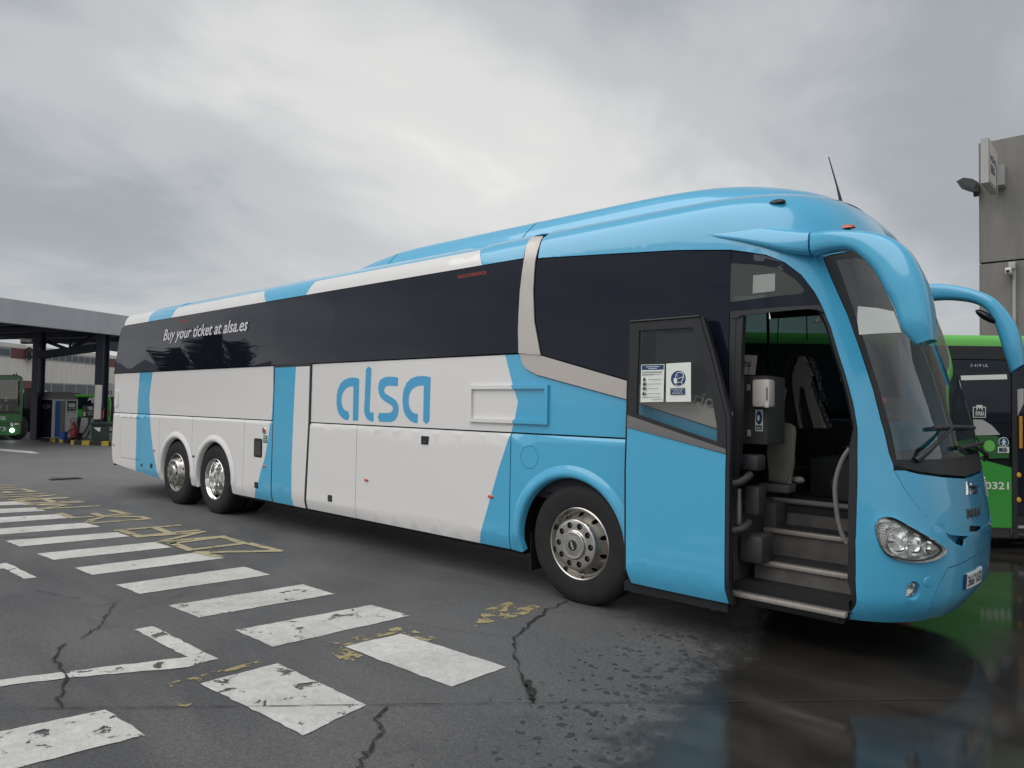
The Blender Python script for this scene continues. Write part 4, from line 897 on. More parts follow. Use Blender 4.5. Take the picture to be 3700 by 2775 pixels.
def wheel(cx, kind):
    cz, y0 = .50, .045
    w_ = empty('wheel', (cx, y0, cz)); w_.parent = coach; w_.matrix_parent_inverse = Matrix()
    w_.name = 'wheel'
    inv_ = Matrix.Translation((-cx, -y0, -cz))
    def add(o): o.parent = w_; o.matrix_parent_inverse = inv_; return o
    bm = bmesh.new(); tyre_bm(bm, cx, y0, cz); add(from_bm('tyre', bm, rubber, None, 40))
    if kind == 'dual':
        bm = bmesh.new(); tyre_bm(bm, cx, y0+.34, cz); add(from_bm('tyre', bm, rubber, None, 40))
        bm = bmesh.new(); bm_lathe(bm, [(.284, -.03), (.299, .0), (.302, .006), (.297, .010), (.289, .006), (.283, -.004), (.270, -.02), (.262, -.05), (.257, -.16), (.250, -.215), (.236, -.235), (.20, -.240), (.175, -.24), (.168, -.222), (.12, -.215), (.105, -.205), (.10, -.16), (.082, -.145), (.0, -.143)], (cx, y0, cz), (0, -1, 0), 56)
        add(from_bm('rim', bm, aluc, None, 40))
        for k in range(10):
            a = 2*math.pi*k/10; add(lathe('wheel_nut', [(.016, 0), (.016, .02), (.010, .03), (0, .03)], (cx+.137*math.cos(a), y0+.22, cz+.137*math.sin(a)), (0, -1, 0), steel, None, 6))
    else:
        pr = [(.0, .095), (.045, .095), (.052, .094), (.098, .090), (.106, .092), (.113, .089), (.118, .075), (.124, .070), (.20, .066), (.207, .062), (.213, .050), (.222, .02), (.236, -.012), (.262, -.052), (.270, -.055)]
        prr = [(r_, h_) for r_, h_ in pr]
        def dep(r_):
            for (a, b), (c_, d) in zip(prr, prr[1:]):
                if r_ <= c_: return b+(d-b)*(r_-a)/(c_-a)
            return prr[-1][1]
        ch = lambda u, v, o_=0: (cx+u, y0-dep(math.hypot(u, v))-o_, cz+v)
        hh = [circ(.245*math.cos(2*math.pi*(k+.5)/10), .245*math.sin(2*math.pi*(k+.5)/10), .0205, 14) for k in range(10)]
        bh = [circ(.163*math.cos(2*math.pi*k/10), .163*math.sin(2*math.pi*k/10), .0255, 16) for k in range(10)]
        rings = [(circ(0, 0, r_, 56), 0) for r_ in (.045, .052, .098, .106, .113, .118, .124, .20, .207, .213, .222, .236, .262)]
        add(panel('rim', ch, circ(0, 0, .268, 64), [alu], None, regions=rings, holes=hh+bh, grid=(.03, .03), th=.012, smooth=30))
        bm = bmesh.new(); bm_lathe(bm, [(.258, -.058), (.272, -.056), (.279, -.03), (.284, -.008), (.288, .006), (.297, .011), (.303, .006), (.300, -.002), (.284, -.03)], (cx, y0, cz), (0, -1, 0), 64)
        bmesh.ops.recalc_face_normals(bm, faces=bm.faces); add(from_bm('rim_flange', bm, alu, None, 40))
        add(lathe('brake_disc', [(.27, -.085), (0, -.085)], (cx, y0, cz), (0, -1, 0), blackm, None, 32))
        add(lathe('hub_back', [(.205, .028), (0, .03)], (cx, y0, cz), (0, -1, 0), blackm, None, 32))
        for k in range(10):
            a = 2*math.pi*k/10; add(lathe('wheel_nut', [(.017, 0), (.017, .026), (.011, .034), (.008, .034), (.008, .03), (0, .03)], (cx+.163*math.cos(a), y0-.028, cz+.163*math.sin(a)), (0, -1, 0), dgrey, None, 6))
        cap = add(lathe('hub_cap', [(0, .004), (.042, .003), (.045, 0), (.045, -.01)], (cx, y0-.096, cz), (0, -1, 0), blackp, None, 28))
        ca, sa = math.cos(R(-65)), math.sin(R(-65))
        lt = lettering('cap_lettering', 'MAN', lambda a, b, o_=0: (cx+a*ca-b*sa, y0-.1005-o_, cz+a*sa+b*ca), -.03, -.010, .06, .02, lettr, None, off=.001, bold=.02); add(lt)
    return w_
wheel(0.0, 'front'); wheel(-6.58, 'dual'); wheel(-7.89, 'front')
# ------------------------------------------------------------------ open front door leaf, standing proud of the flank
DY = -.13
dch = lambda x, z, o_=0: (x, DY-o_+max(0, .46-z)**2*1.6, z)
dleft = [(0.586,2.309),(0.575,1.839),(0.572,1.594),(0.561,1.166),(0.569,0.417),(0.595,0.306)]
dright = [(1.163,2.311),(1.253,2.025),(1.318,1.77),(1.365,1.594),(1.368,1.381),(1.362,1.225),(1.36,0.645),(1.36,0.408),(1.375,0.303)]
leaf = panel('front_door', dch, dleft+[(0.979,0.302)]+dright[::-1], [blackp, blue], coach, regions=[([(0.566,1.499),(1.373,1.336)]+[(1.45, .2), (.3, .2)], 1)], holes=[[(0.667,2.242),(1.113,2.237),(1.183,1.989),(1.231,1.833),(1.275,1.659),(1.299,1.537),(1.302,1.417),(0.65,1.6),(0.653,1.811),(0.661,2.012)]], grid=(.2, .04), th=.04)
DP_ = panel('door_pane', dch, [(0.665,2.243),(1.115,2.238),(1.184,1.989),(1.232,1.833),(1.276,1.659),(1.301,1.537),(1.303,1.416),(0.649,1.599),(0.652,1.811),(0.66,2.012)], [clearg], leaf, off=-.01, th=0, grid=(.5, .5))
panel('door_trim', dch, [(0.572,1.593),(1.368,1.374),(1.369,1.342),(0.568,1.501)], [trim], leaf, off=.006, grid=(.3, .1))
panel('door_edge_seal', dch, [(x-.016, z-.004) for x, z in dleft]+[(x-.003, z) for x, z in dleft[::-1]], [blackm], leaf, off=-.002, th=.05, grid=(.1, .1))
panel('door_edge_seal', dch, [(x+.003, z) for x, z in dright]+[(x+.03, z-.004) for x, z in dright[::-1]], [blackp], leaf, off=-.004, th=.05, grid=(.1, .1))
tube('top_seal', [dch(*q, .004) for q in [(0.587,2.314),(0.887,2.314),(1.163,2.315)]], .008, blackp, leaf, 8)
box('door_sill', (.52, -.075, .235), (1.36, .02, .305), blackm, leaf)
q1 = [(0.686,1.979),(0.884,1.978),(0.877,1.698),(0.682,1.693)]; q2 = [(0.898,1.982),(1.097,1.986),(1.099,1.701),(0.898,1.697)]
def inq(q, u0, v0, u1, v1): m_ = quadmap(q); return [m_(u0, v0), m_(u1, v0), m_(u1, v1), m_(u0, v1)]
lay = [(q1, 0), (inq(q1, .03, .855, .97, .985), 1), (inq(q1, .22, .93, .78, .945), 0), (inq(q1, .32, .885, .68, .90), 0)]
for v, u in ((.80, .93), (.78, .9), (.735, .9), (.72, .55), (.12, .9), (.06, .95)): lay.append((inq(q1, .05 if v > .1 else .5, v, u, v+.008), 2))
for v in (.60, .48, .36, .22):
    lay += [(inq(q1, .11, v-.035, .22, v+.02), 2), (inq(q1, .13, v+.025, .20, v+.055), 2), (inq(q1, .32, v-.005, .9 if v != .36 else .8, v+.004), 2)]
    if v < .5: lay.append((inq(q1, .24, v-.03, .28, v+.03), 2))
flat_stack('notice_poster', dch, lay, [paper, inkb, ink], leaf, off=-.004, step=.0006)
m_ = quadmap(q2)
def mp_(pts): return [m_(u, v) for u, v in pts]
cc = circ(.5, .595, .30, 36, .205)
head = [(.40, .47), (.40, .40), (.66, .40), (.66, .47), (.64, .49), (.70, .58), (.73, .64), (.72, .70), (.66, .75), (.56, .77), (.46, .75), (.40, .70), (.38, .62), (.31, .60), (.32, .50), (.38, .46)]
hin = [(.42, .46), (.42, .415), (.64, .415), (.64, .47), (.61, .50), (.67, .59), (.70, .65), (.69, .695), (.64, .735), (.56, .753), (.475, .735), (.425, .695), (.405, .62)]
flat_stack('mask_poster', dch, [(q2, 0), (mp_(cc), 1), (mp_(head), 0), (mp_(hin), 1), (mp_([(.33, .60), (.45, .60), (.46, .50), (.40, .465), (.33, .50)]), 0), (mp_([(.45, .60), (.69, .645), (.69, .63), (.46, .585)]), 0), (mp_([(.42, .50), (.61, .51), (.61, .497), (.42, .485)]), 0), (mp_(circ(.47, .665, .02, 8, .012)), 0), (inq(q2, .19, .185, .78, .355), 1)], [paper, inkb], leaf, off=-.004, step=.0006)
mp_o = [o_ for o_ in leaf.children if o_.name.startswith('mask_poster')][0]
# (poster wording is printed on the sheet)
for k, s in enumerate(('ES OBLIGATORIO', 'EL USO DE', 'MASCARILLA')):
    w_ = (.50, .34, .42)[k]
    lettering('poster_lettering', s, dch, 0, 0, 1, 1, paper, leaf, off=.0025, xz=quadmap(inq(q2, .485-w_/2, .34-.05*k, .485+w_/2, .305-.05*k)))
# ------------------------------------------------------------------ doorway and cabin
panel('door_surround', FO, pill[1:]+[(0.557,0.335),(0.483,0.573),(0.483,0.815),(0.511,1.056),(0.557,1.299),(0.579,1.421),(0.626,1.545),(0.637,1.695),(0.644,1.876),(0.64,2.035),(0.644,2.208),(0.637,2.28)], [blackp], coach, off=-.012, th=.05, grid=(.1, .06))
sp_('door_header', [(1.345,2.349),(1.921,2.357),(1.942,2.305),(1.906,2.324),(1.854,2.333),(1.407,2.315),(1.396,2.299),(1.337,2.303)], [blackp], off=.006, grid=(.1, .03))
sp_('door_surround', [(1.349,2.356),(1.426,2.319),(1.418,2.082),(1.413,1.773),(1.408,1.372),(1.328,0.799),(1.342,0.444),(1.344,0.271),(1.282,0.248),(1.309,0.437),(1.323,0.798),(1.313,1.337),(1.314,1.367),(1.331,1.524),(1.33,1.836),(1.338,2.212)], [blackp], off=-.004, th=.06, grid=(.1, .1))
box('sill_bar', (1.30, .05, .285), (2.08, .10, .335), blackm, coach)
# stairwell
def step(i, y0, y1, z0, z1, x0):
    xe = 2.105 if i == 0 else 2.30; rm_ = blackm if i == 0 else stepm
    s_ = box('step', (x0, y0+.012, z0-.03), (xe-(.05 if i == 0 else -.02), y1+.03, z1-.012), rm_, coach, .0)
    n_ = box('nosing', (x0, y0-.012, z1-.034), (xe, y0+.05, z1), nos, s_, .008)
    tr_ = box('tread', (x0, y0+.052, z1-.011), (xe+.02, y1+.03, z1-.001), carpet, s_)
    bm = bmesh.new(); k = int((xe-.03-x0)/.026)
    for j in range(k):
        for r_ in range(2):
            x = x0+.02+j*.026+.013*r_; y = y0+.008+r_*.02
            vs_ = [bm.verts.new(v) for v in ((x-.008, y, z1+.0008), (x, y-.006, z1+.0008), (x+.008, y, z1+.0008), (x, y+.006, z1+.0008))]; bm.faces.new(vs_)
    h_ = from_bm('grip_pattern', bm, blackm, s_, None); h_['kind'] = 'stuff'
step(0, .02, .29, .335, .366, 1.335); step(1, .285, .57, .355, .555, 1.40); step(2, .565, .85, .555, .748, 1.36); 
s_ = box('step', (1.33, .842, .72), (2.3, .90, .915), stepm, coach); tube('nosing', [(1.33, .835, .93), (2.3, .835, .93)], .022, mgrey, s_, 10)
box('cab_floor', (-1.3, .84, .84), (2.2, 2.46, .925), carpet, coach)
box('cab_floor', (-1.3, .1, .84), (1.33, .84, .93), carpet, coach)
box('stairwell_wall', (1.30, .06, .36), (1.335, .84, .95), cabm, coach)
q = [(1.341,0.915),(1.4,0.787)]
sw = box('switch_panel', (1.335, .52, q[1][1]), (1.345, .64, q[0][1]), dgrey, coach, .004)
box('equipment_box', (1.335, .60, .60), (1.44, .84, .93), cabm, coach, .01)
box('label_plate', (1.41, .835, .78), (1.44, .838, .90), blackp, coach)
box('bulkhead', (-1.34, .08, .9), (-1.30, 2.46, 2.95), blackm, coach); box('cabin_ceiling', (-1.3, .12, 2.93), (.4, 2.44, 2.95), dgrey, coach); box('cabin_ceiling', (.4, .2, 2.84), (1.75, 2.36, 2.86), lgrey, coach)
box('left_lining', (-1.3, 2.40, .9), (1.75, 2.43, 1.55), blackm, coach); box('cabin_lining', (-1.3, .06, .9), (1.28, .09, 2.3), blackm, coach)
pt = [(1.264,1.904),(1.451,1.901),(1.463,1.513)]; 
z_hi, z_lo = pt[0][1], [(1.283,1.388)][0][1]; xr_ = [(1.467,1.498)][0][0]
cab = box('door_cabinet', (1.12, .36, z_lo), (xr_, .72, z_hi), cabm, coach, .015)
for q in [(1.324,1.813),(1.329,1.472)]: box('cabinet_latch', (q[0]-.014, .35, q[1]-.025), (q[0]+.014, .362, q[1]+.025), lgrey, cab, .003)
box('cabinet_seam', ([(1.322,1.464)][0][0]-.0025, .3585, z_lo+.02), ([(1.322,1.464)][0][0]+.0025, .3605, 2.0), blackm, cab)
dq = [(1.392,1.872),(1.522,1.668)]
bm = bmesh.new(); bm_box(bm, (dq[0][0], .25, dq[1][1]), (dq[1][0], .37, dq[0][1]), 0, .018)
disp = from_bm('gel_dispenser', bm, wplast, coach, 40)
box('level_window', (dq[1][0]-.022, .2485, dq[1][1]+.05), (dq[1][0]-.012, .2515, dq[0][1]-.06), mgrey, disp)
box('push_bar', (dq[1][0]-.035, .243, dq[1][1]-.003), (dq[1][0]-.003, .262, dq[1][1]+.028), wplast, disp, .005)
sq = [(1.379,1.608),(1.437,1.489)]; pc = plane_chart((0, .352, 0), (1, 0, 0), (0, -1, 0))
h_ = sq[0][1]-sq[1][1]; w_ = sq[1][0]-sq[0][0]; z0 = sq[1][1]; zt = [(1.378,1.65)][0][1]
flat_stack('hand_gel_sticker', pc, [(rect(sq[0][0], z0, sq[1][0], zt), 0), (circ((sq[0][0]+sq[1][0])/2, z0+.62*(zt-z0), w_*.42, 24, (zt-z0)*.31), 1), (rect(sq[0][0]+.006, z0+.008, sq[1][0]-.006, z0+.27*(zt-z0)), 1), (circ((sq[0][0]+sq[1][0])/2-.004, z0+.62*(zt-z0), w_*.2, 12, (zt-z0)*.14), 0), (rect(sq[0][0]+.012, z0+.16*(zt-z0), sq[1][0]-.012, z0+.185*(zt-z0)), 0), (rect(sq[0][0]+.012, z0+.09*(zt-z0), sq[1][0]-.012, z0+.115*(zt-z0)), 0)], [paper, inkb], cab)
aq = [(0.993,2.1),(1.285,2.074),(1.268,1.921),(0.981,1.938)]; ac_ = plane_chart((0, .62, 0), (1, 0, 0), (0, -1, 0))
sgn_ = flat_stack('paper_notice', ac_, [(aq, 0)], [wplast], coach)
lettering('notice_lettering', 'alsa.es', ac_, 0, 0, 1, 1, ink, sgn_, off=.004, bold=.01, xz=quadmap(inq(aq, .18, .78, .86, .40)))
# door gear
g1 = [(1.343,1.322),(1.476,1.208),(1.376,1.095),(1.48,0.888),(1.349,0.754),(1.524,0.55),(1.351,1.079),(1.355,0.819)]
gear = box('door_actuator', (g1[0][0], .16, g1[1][1]), (g1[1][0], .32, g1[0][1]), dgrey, coach, .02)
box('gear_cover', (g1[2][0], .17, g1[3][1]), (g1[3][0], .32, g1[2][1]), dgrey, gear, .015)
box('gear_cover', (g1[4][0], .13, g1[5][1]), (g1[5][0], .36, g1[4][1]), dgrey, gear, .03)
tube('gear_post', [(g1[6][0], .12, g1[6][1]), (g1[7][0], .12, g1[7][1])], .022, steel, gear, 14)
for q in ([(1.281,1.128),(1.334,1.119),(1.39,1.133),(1.427,1.163),(1.437,1.186)], [(1.283,0.79),(1.345,0.789),(1.41,0.806),(1.429,0.826),(1.429,0.844)]):
    tube('swing_arm', smooth_path([(x, -.06+.045*k, z) for k, (x, z) in enumerate(q)], 4), .028, dgrey, gear, 12)
tube('grab_rail', smooth_path([(x, .12, z) for x, z in [(2.1,1.408),(2.056,1.333),(2.02,1.222),(2.01,1.113),(2.023,0.973),(2.048,0.861),(2.084,0.788)]], 6), .0155, mgrey, coach, 12)
# seats
def prism(name, poly, y0, y1, m, parent=None, bev=.02):
    if area2(poly) < 0: poly = poly[::-1]
    bm = bmesh.new(); a = [bm.verts.new((x, y0, z)) for x, z in poly]; b = [bm.verts.new((x, y1, z)) for x, z in poly]; n = len(poly)
    bm.faces.new(a); bm.faces.new(b[::-1])
    for i in range(n): bm.faces.new((a[(i+1) % n], a[i], b[i], b[(i+1) % n]))
    if bev: bmesh.ops.bevel(bm, geom=[e for e in bm.edges if abs(e.verts[0].co.y-e.verts[1].co.y) < 1e-5], offset=bev, segments=2, affect='EDGES')
    bmesh.ops.recalc_face_normals(bm, faces=bm.faces)
    return from_bm(name, bm, m, parent, 45)
gs = prism('guide_seat', [(1.269,1.069),(1.26,1.295),(1.268,1.491),(1.292,1.532),(1.362,1.55),(1.432,1.539),(1.47,1.513),(1.475,1.468),(1.458,1.206),(1.443,1.059)], .88, .96, seatm, coach)
prism('seat_cushion', [(1.198,1.078),(1.213,1.341),(1.239,1.478),(1.343,1.512),(1.292,1.024)], .965, 1.05, sp, gs)
box('seat_hinge', (1.2, .86, .985), (1.44, 1.05, 1.05), mgrey, gs, .01)
ds = prism('driver_seat', [(1.059,1.474),(1.033,1.998),(1.098,2.143),(1.207,2.16),(1.287,2.136),(1.356,1.951),(1.366,1.721),(1.463,1.488)], 1.75, 1.95, sp, coach, .03)
prism('seat_wing', [(1.217,2.117),(1.237,2.137),(1.277,2.134),(1.304,2.067),(1.317,2.005),(1.36,1.96),(1.324,1.951),(1.311,1.89),(1.343,1.842),(1.366,1.727),(1.463,1.488),(1.357,1.485),(1.311,1.686),(1.294,1.822),(1.278,1.866),(1.238,1.87),(1.218,1.836),(1.211,1.719),(1.259,1.481),(1.225,1.48),(1.191,1.733),(1.167,1.857),(1.167,1.974),(1.204,2.035)], 1.70, 1.75, seatm, ds, .012)
prism('head_pad', [(1.031,1.854),(1.113,1.857),(1.133,1.826),(1.113,1.717),(1.059,1.607),(0.99,1.592),(0.99,1.654)], 1.6, 1.7, seatm, ds, .02)
prism('driver_seat_base', [(0.945,1.105),(1.33,1.132),(1.331,0.887),(0.946,0.849)], 1.6, 2.1, blackm, ds, .02)
lug = box('seat_pedestal', (1.45, 1.3, .92), (1.75, 1.9, 1.25), blackm, coach, .03)
bm = bmesh.new(); bq = [(1.37,1.103),(1.492,1.128),(1.487,1.045),(1.396,1.043)]
bmesh.ops.create_icosphere(bm, subdivisions=3, radius=1); cxb, czb = (bq[0][0]+bq[1][0])/2, (bq[0][1]+bq[2][1])/2
for v in bm.verts:
    n_ = 1+.22*math.sin(9*v.co.x+4*v.co.z)*math.cos(7*v.co.y-3*v.co.x)
    v.co = Vector((cxb+v.co.x*.05*n_, 1.1+v.co.y*.04, czb+v.co.z*.028*n_))
pl_ = from_bm('plastic_bag', bm, lgrey, None, 25); tag(pl_, 'crumpled pale plastic bag beside the grey folding seat in the coach doorway', 'bag')
# dashboard and steering column
dbp = [(1.75, .93), (2.2, .93), (2.42, 1.18), (2.38, 1.30), (2.1, 1.33), (1.85, 1.28), (1.72, 1.1)]
prism('dashboard', dbp, .95, 2.3, blackp, coach, .03)
prism('dashboard', [(2.05, .93), (2.28, 1.10), (2.30, 1.24), (2.12, 1.26), (1.98, 1.12)], .55, .95, blackp, coach, .03)
bm = bmesh.new(); 
ctr = Vector((1.72, 1.85, 1.42)); ax_ = Vector((.5, 0, -.86)).normalized(); a_ = ax_.orthogonal().normalized(); b_ = ax_.cross(a_)
bm_tube(bm, [ctr+(a_*math.cos(2*math.pi*k/28)+b_*math.sin(2*math.pi*k/28))*.23 for k in range(29)], .016, 8)
for k in range(3): bm_tube(bm, [ctr, ctr+(a_*math.cos(2.1*k+.4)+b_*math.sin(2.1*k+.4))*.23], .014, 6)
bm_tube(bm, [ctr, ctr+ax_*.35], .04, 8)
from_bm('steering_wheel', bm, blackp, coach, 40)
tube('cab_hand_rail', smooth_path([FO(s, z, -.35) for s, z in [(0.832,1.948),(0.904,1.929),(0.963,1.871),(0.991,1.803),(0.991,1.744)]], 5), .02, mgrey, coach, 10)
for q in ([(0.805,2.573),(0.792,2.29),(0.806,2.044)], [(1.082,2.578),(1.09,2.34)]): tube('blind_cord', [(x, 2.35, z) for x, z in q], .006, blackm, coach, 6)
nsq = [(1.865,2.289),(1.913,2.244)]
nsc = plane_chart((0, .16, 0), (1, 0, 0), (0, -1, 0))
cx_, cz_ = (nsq[0][0]+nsq[1][0])/2, (nsq[0][1]+nsq[1][1])/2
flat_stack('no_smoking_sticker', nsc, [(rect(nsq[0][0], nsq[1][1], nsq[1][0], nsq[0][1]), 0), (circ(cx_-.002, cz_+.004, .017, 20), 1), (circ(cx_-.002, cz_+.004, .0135, 20), 0), ([(cx_-.014, cz_-.006), (cx_-.010, cz_-.009), (cx_+.010, cz_+.014), (cx_+.006, cz_+.016)], 1)], [blackp, lgrey], coach)
# ------------------------------------------------------------------ green coach on the right
FH, RH = Vector((-.66237, .74918, 0)), Vector((.74918, .66237, 0)); CAM0 = Vector((3.43872, -4.72399, 0))
gc = plane_chart((1.654, 4.801, 0), RH, -FH)
gb = empty('green_coach', (1.654, 4.801, 0), 'bright green coach with black glass parked behind the nose of the blue coach', 'coach', 'green coaches')
GT = 2.575
def gp_(name, outl, m, off=0.0, th=.012, parent=gb, **k): return panel(name, gc, outl, m if isinstance(m, list) else [m], parent, off=off, th=th, grid=(.6, .4), **k)
AL, AR_ = -2.62, 4.2
bm = bmesh.new()
# roof with a rounded edge
prf = [(-.004, 2.44), (-.004, 2.50), (.02, 2.545), (.06, 2.575), (.4, 2.61), (1.25, 2.63), (2.45, 2.60)]
vs_ = [Vector((1.654, 4.801, 0))+RH*a+FH*d+Vector((0, 0, z)) for a in (AL, 0, AR_) for d, z in prf]; k = len(prf)
pyd('roof', vs_, [(j*k+q, (j+1)*k+q, (j+1)*k+q+1, j*k+q+1) for j in range(2) for q in range(k-1)], lime, gb)
mt = Matrix(((RH.x, FH.x, 0, 1.654), (RH.y, FH.y, 0, 4.801), (0, 0, 1, 0), (0, 0, 0, 1)))
box('body_core', (AL, .05, .25), (AR_, 2.45, 2.44), blackm, gb, 0, mt)
gq = [(1.034,0.262),(0.763,0.275),(1.039,0.981),(0.716,1.07),(0.313,2.368),(1.048,2.386)]
z_sk, z_st = gq[0][1], gq[2][1]
xd = gq[0][0]
gp_('glass_band', [(AL, 1.52), (xd-.005, 1.52), (xd-.005, 2.27), (AL, 2.27)], darkgl)
gp_('upper_band', [(AL, 2.28), (AR_, 2.28), (AR_, 2.435), (AL, 2.435)], blackp, .004)
gp_('lower_glass', [(xd-1.2, 1.20)]+[(0.616,1.34),(0.701,1.358),(0.905,1.375)]+[(xd-.005, 1.33), (xd-.005, 1.515), (xd-1.2, 1.515)], darkgl)
gp_('side_skirt', [(AL, .33), (AL, 1.515), (xd-1.21, 1.515), (xd-1.21, 1.195)]+[(0.607,1.331),(0.733,1.061),(1.039,0.981),(1.034,0.265)]+[(xd-.9, z_sk+.01), (xd-1.0, .33)], green)
gp_('side_skirt', [(0.607,1.357),(0.837,1.363),(1.004,1.298),(0.997,1.099),(0.767,1.087),(0.666,1.239)], mat('deep_green_panel', (.015, .12, .02), .35, coat=.3), .003)
gp_('step_plate', [(AL, .15), (xd, .15), (xd, z_sk-.012), (AL, z_sk-.012)], dgrey, -.02)
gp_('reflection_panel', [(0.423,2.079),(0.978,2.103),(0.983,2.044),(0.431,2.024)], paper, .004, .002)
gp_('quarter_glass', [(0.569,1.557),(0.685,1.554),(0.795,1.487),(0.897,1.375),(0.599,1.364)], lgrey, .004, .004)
gp_('door_post', [(xd, .15), (xd+.06, .15), (xd+.06, 2.27), (xd, 2.27)], blackp, .012)
gp_('door_glass', [(xd+.065, .42), (xd+.62, .42), (xd+.62, 2.26), (xd+.065, 2.26)], darkgl, -.03)
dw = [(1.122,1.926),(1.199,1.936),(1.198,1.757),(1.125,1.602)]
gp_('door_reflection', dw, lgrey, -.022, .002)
for q, m_ in (([(1.123,1.602),(1.122,1.22)], orange),): tube('grab_pole', [gc(a, z, .03) for a, z in q], .018, m_, gb, 10)
for q in [(1.11,0.897),(1.108,0.601)]: lathe('door_button', [(0, .03), (.025, .028), (.032, .015), (.034, 0)], gc(q[0], q[1], -.01), -FH, yplast, gb, 16)
gp_('door_sill', [(xd+.065, z_sk), (xd+.7, z_sk), (xd+.7, z_sk+.03), (xd+.065, z_sk+.03)], lgrey, .0)
gp_('lower_door', [(xd+.065, .2), (xd+.7, .2), (xd+.7, .41), (xd+.065, .41)], blackp, -.02)
gp_('rear_side', [(xd+.63, .2), (AR_, .2), (AR_, 2.27), (xd+.63, 2.27)], darkgl, -.005)
q = [(0.719,0.722),(0.995,0.726),(0.995,0.811)]
wd = (q[1][0]-q[0][0])
lettering('fleet_number', '10321', gc, q[1][0]-wd*1.22, q[0][1], wd*1.22, q[2][1]-q[0][1], paper, gb, off=.004, bold=.02)
q = [(0.543,2.188),(0.757,2.198),(0.757,2.232)]
lettering('model_lettering', 'S 419 UL', gc, q[0][0], q[0][1], q[1][0]-q[0][0], q[2][1]-q[1][1], lettr, gb, off=.004)
q = [(0.569,1.578),(0.723,1.707)]
es = flat_stack('entry_sticker', gc, [(rect(q[0][0], q[0][1], q[1][0], q[1][1]), 1), (rect(q[0][0]+.008, q[0][1]+.008, q[1][0]-.008, q[1][1]-.008), 0), (rrect(q[0][0]+.04, q[0][1]+.14, q[1][0]-.04, q[1][1]-.03, .02), 1), (rrect(q[0][0]+.055, q[0][1]+.155, q[1][0]-.055, q[1][1]-.045, .012), 0), ([((q[0][0]+q[1][0])/2-.03, q[0][1]+.15), ((q[0][0]+q[1][0])/2+.03, q[0][1]+.15), ((q[0][0]+q[1][0])/2, q[0][1]+.10)], 1)], [ink, paper], gb, off=.004)
lettering('sticker_lettering', 'ENTRADA', gc, q[0][0]+.025, q[0][1]+.025, q[1][0]-q[0][0]-.05, .05, paper, es, off=.014, bold=.02)
q = [(0.934,1.288),(0.995,1.289)][0:2]; r_ = q[1][0]-q[0][0]
flat_stack('walk_sticker', gc, [(circ(q[0][0], q[0][1], r_, 28), 1), (circ(q[0][0], q[0][1], r_*.9, 28), 0), (circ(q[0][0], q[0][1]+r_*.55, r_*.15, 12), 1), ([(q[0][0]+a*r_, q[0][1]+b*r_) for a, b in ((-.2, .35), (.2, .35), (.5, -.1), (.4, -.15), (.18, .1), (.18, -.2), (.4, -.75), (.22, -.75), (0, -.3), (-.22, -.75), (-.4, -.75), (-.18, -.2), (-.18, .1), (-.4, -.15), (-.5, -.1))], 1)], [inkb, paper], gb, off=.006)
q = [(0.865,1.16),(0.998,1.23)]
flat_stack('pay_sticker', gc, [(rect(q[0][0], q[0][1], q[1][0], q[1][1]), 0), (rect(q[0][0]+.01, q[0][1]+.01, (q[0][0]+q[1][0])/2-.01, q[1][1]-.01), 1), (circ(q[1][0]-.05, (q[0][1]+q[1][1])/2, .03, 16), 2)], [paper, inkb, mgrey], gb, off=.006)
q = [(0.763,1.24),(0.831,1.241)]
flat_stack('round_sticker', gc, [(circ(q[0][0], q[0][1], q[1][0]-q[0][0], 28), 0)], [lime], gb, off=.006)
# red emblem low on the green flank behind the blue coach (seen mirrored in the wet ground)
flat_stack('red_emblem', gc, [(circ(-.334, 1.0, .21, 28, .18), 0), (rect(-.46, .95, -.2, .975), 1), (rect(-.46, 1.02, -.2, 1.045), 1)], [red, paper], gb, off=.004)
for a in (-1.75,):
    bm = bmesh.new(); bm_lathe(bm, [(0, .02), (.2, .02), (.28, .0), (.29, .03), (.44, .03), (.48, .0), (.48, -.2)], gc(a, .48, 0), -FH, 40); from_bm('wheel', bm, rubber, gb)
for a in (2.6,):
    bm = bmesh.new(); bm_lathe(bm, [(0, .02), (.2, .02), (.28, .0), (.29, .03), (.44, .03), (.48, .0), (.48, -.2)], gc(a, .48, .02), -FH, 40); from_bm('wheel', bm, rubber, gb)
# ------------------------------------------------------------------ concrete building at the right with sign, lamp and camera
BY = 14.0
bl, top = [(1.008,7.699),(1.012,4.991)]
bld = empty('concrete_building', (bl[0], BY, 0), 'tall grey concrete panel building behind the green coach at the right edge', 'building')
zt, zg = bl[1]+.05, top[1]
x0 = bl[0]
box('wall_panel', (x0, BY, zg+.02), (x0+14, BY+9, zt), concrete, bld); box('wall_panel', (x0, BY, 0), (x0+14, BY+9, zg-.02), concrete, bld)
box('joint_backing', (x0+.05, BY+.06, zg-.03), (x0+13.9, BY+8.9, zg+.03), blackm, bld)
sg = [(1.097,7.724),(1.245,7.717),(1.1,6.727),(1.244,6.718),(1.408,7.382),(1.403,6.481)]
sxl, szt, szb = sg[0][0], sg[0][1], sg[2][1]
sw_ = sg[1][0]-sg[0][0]
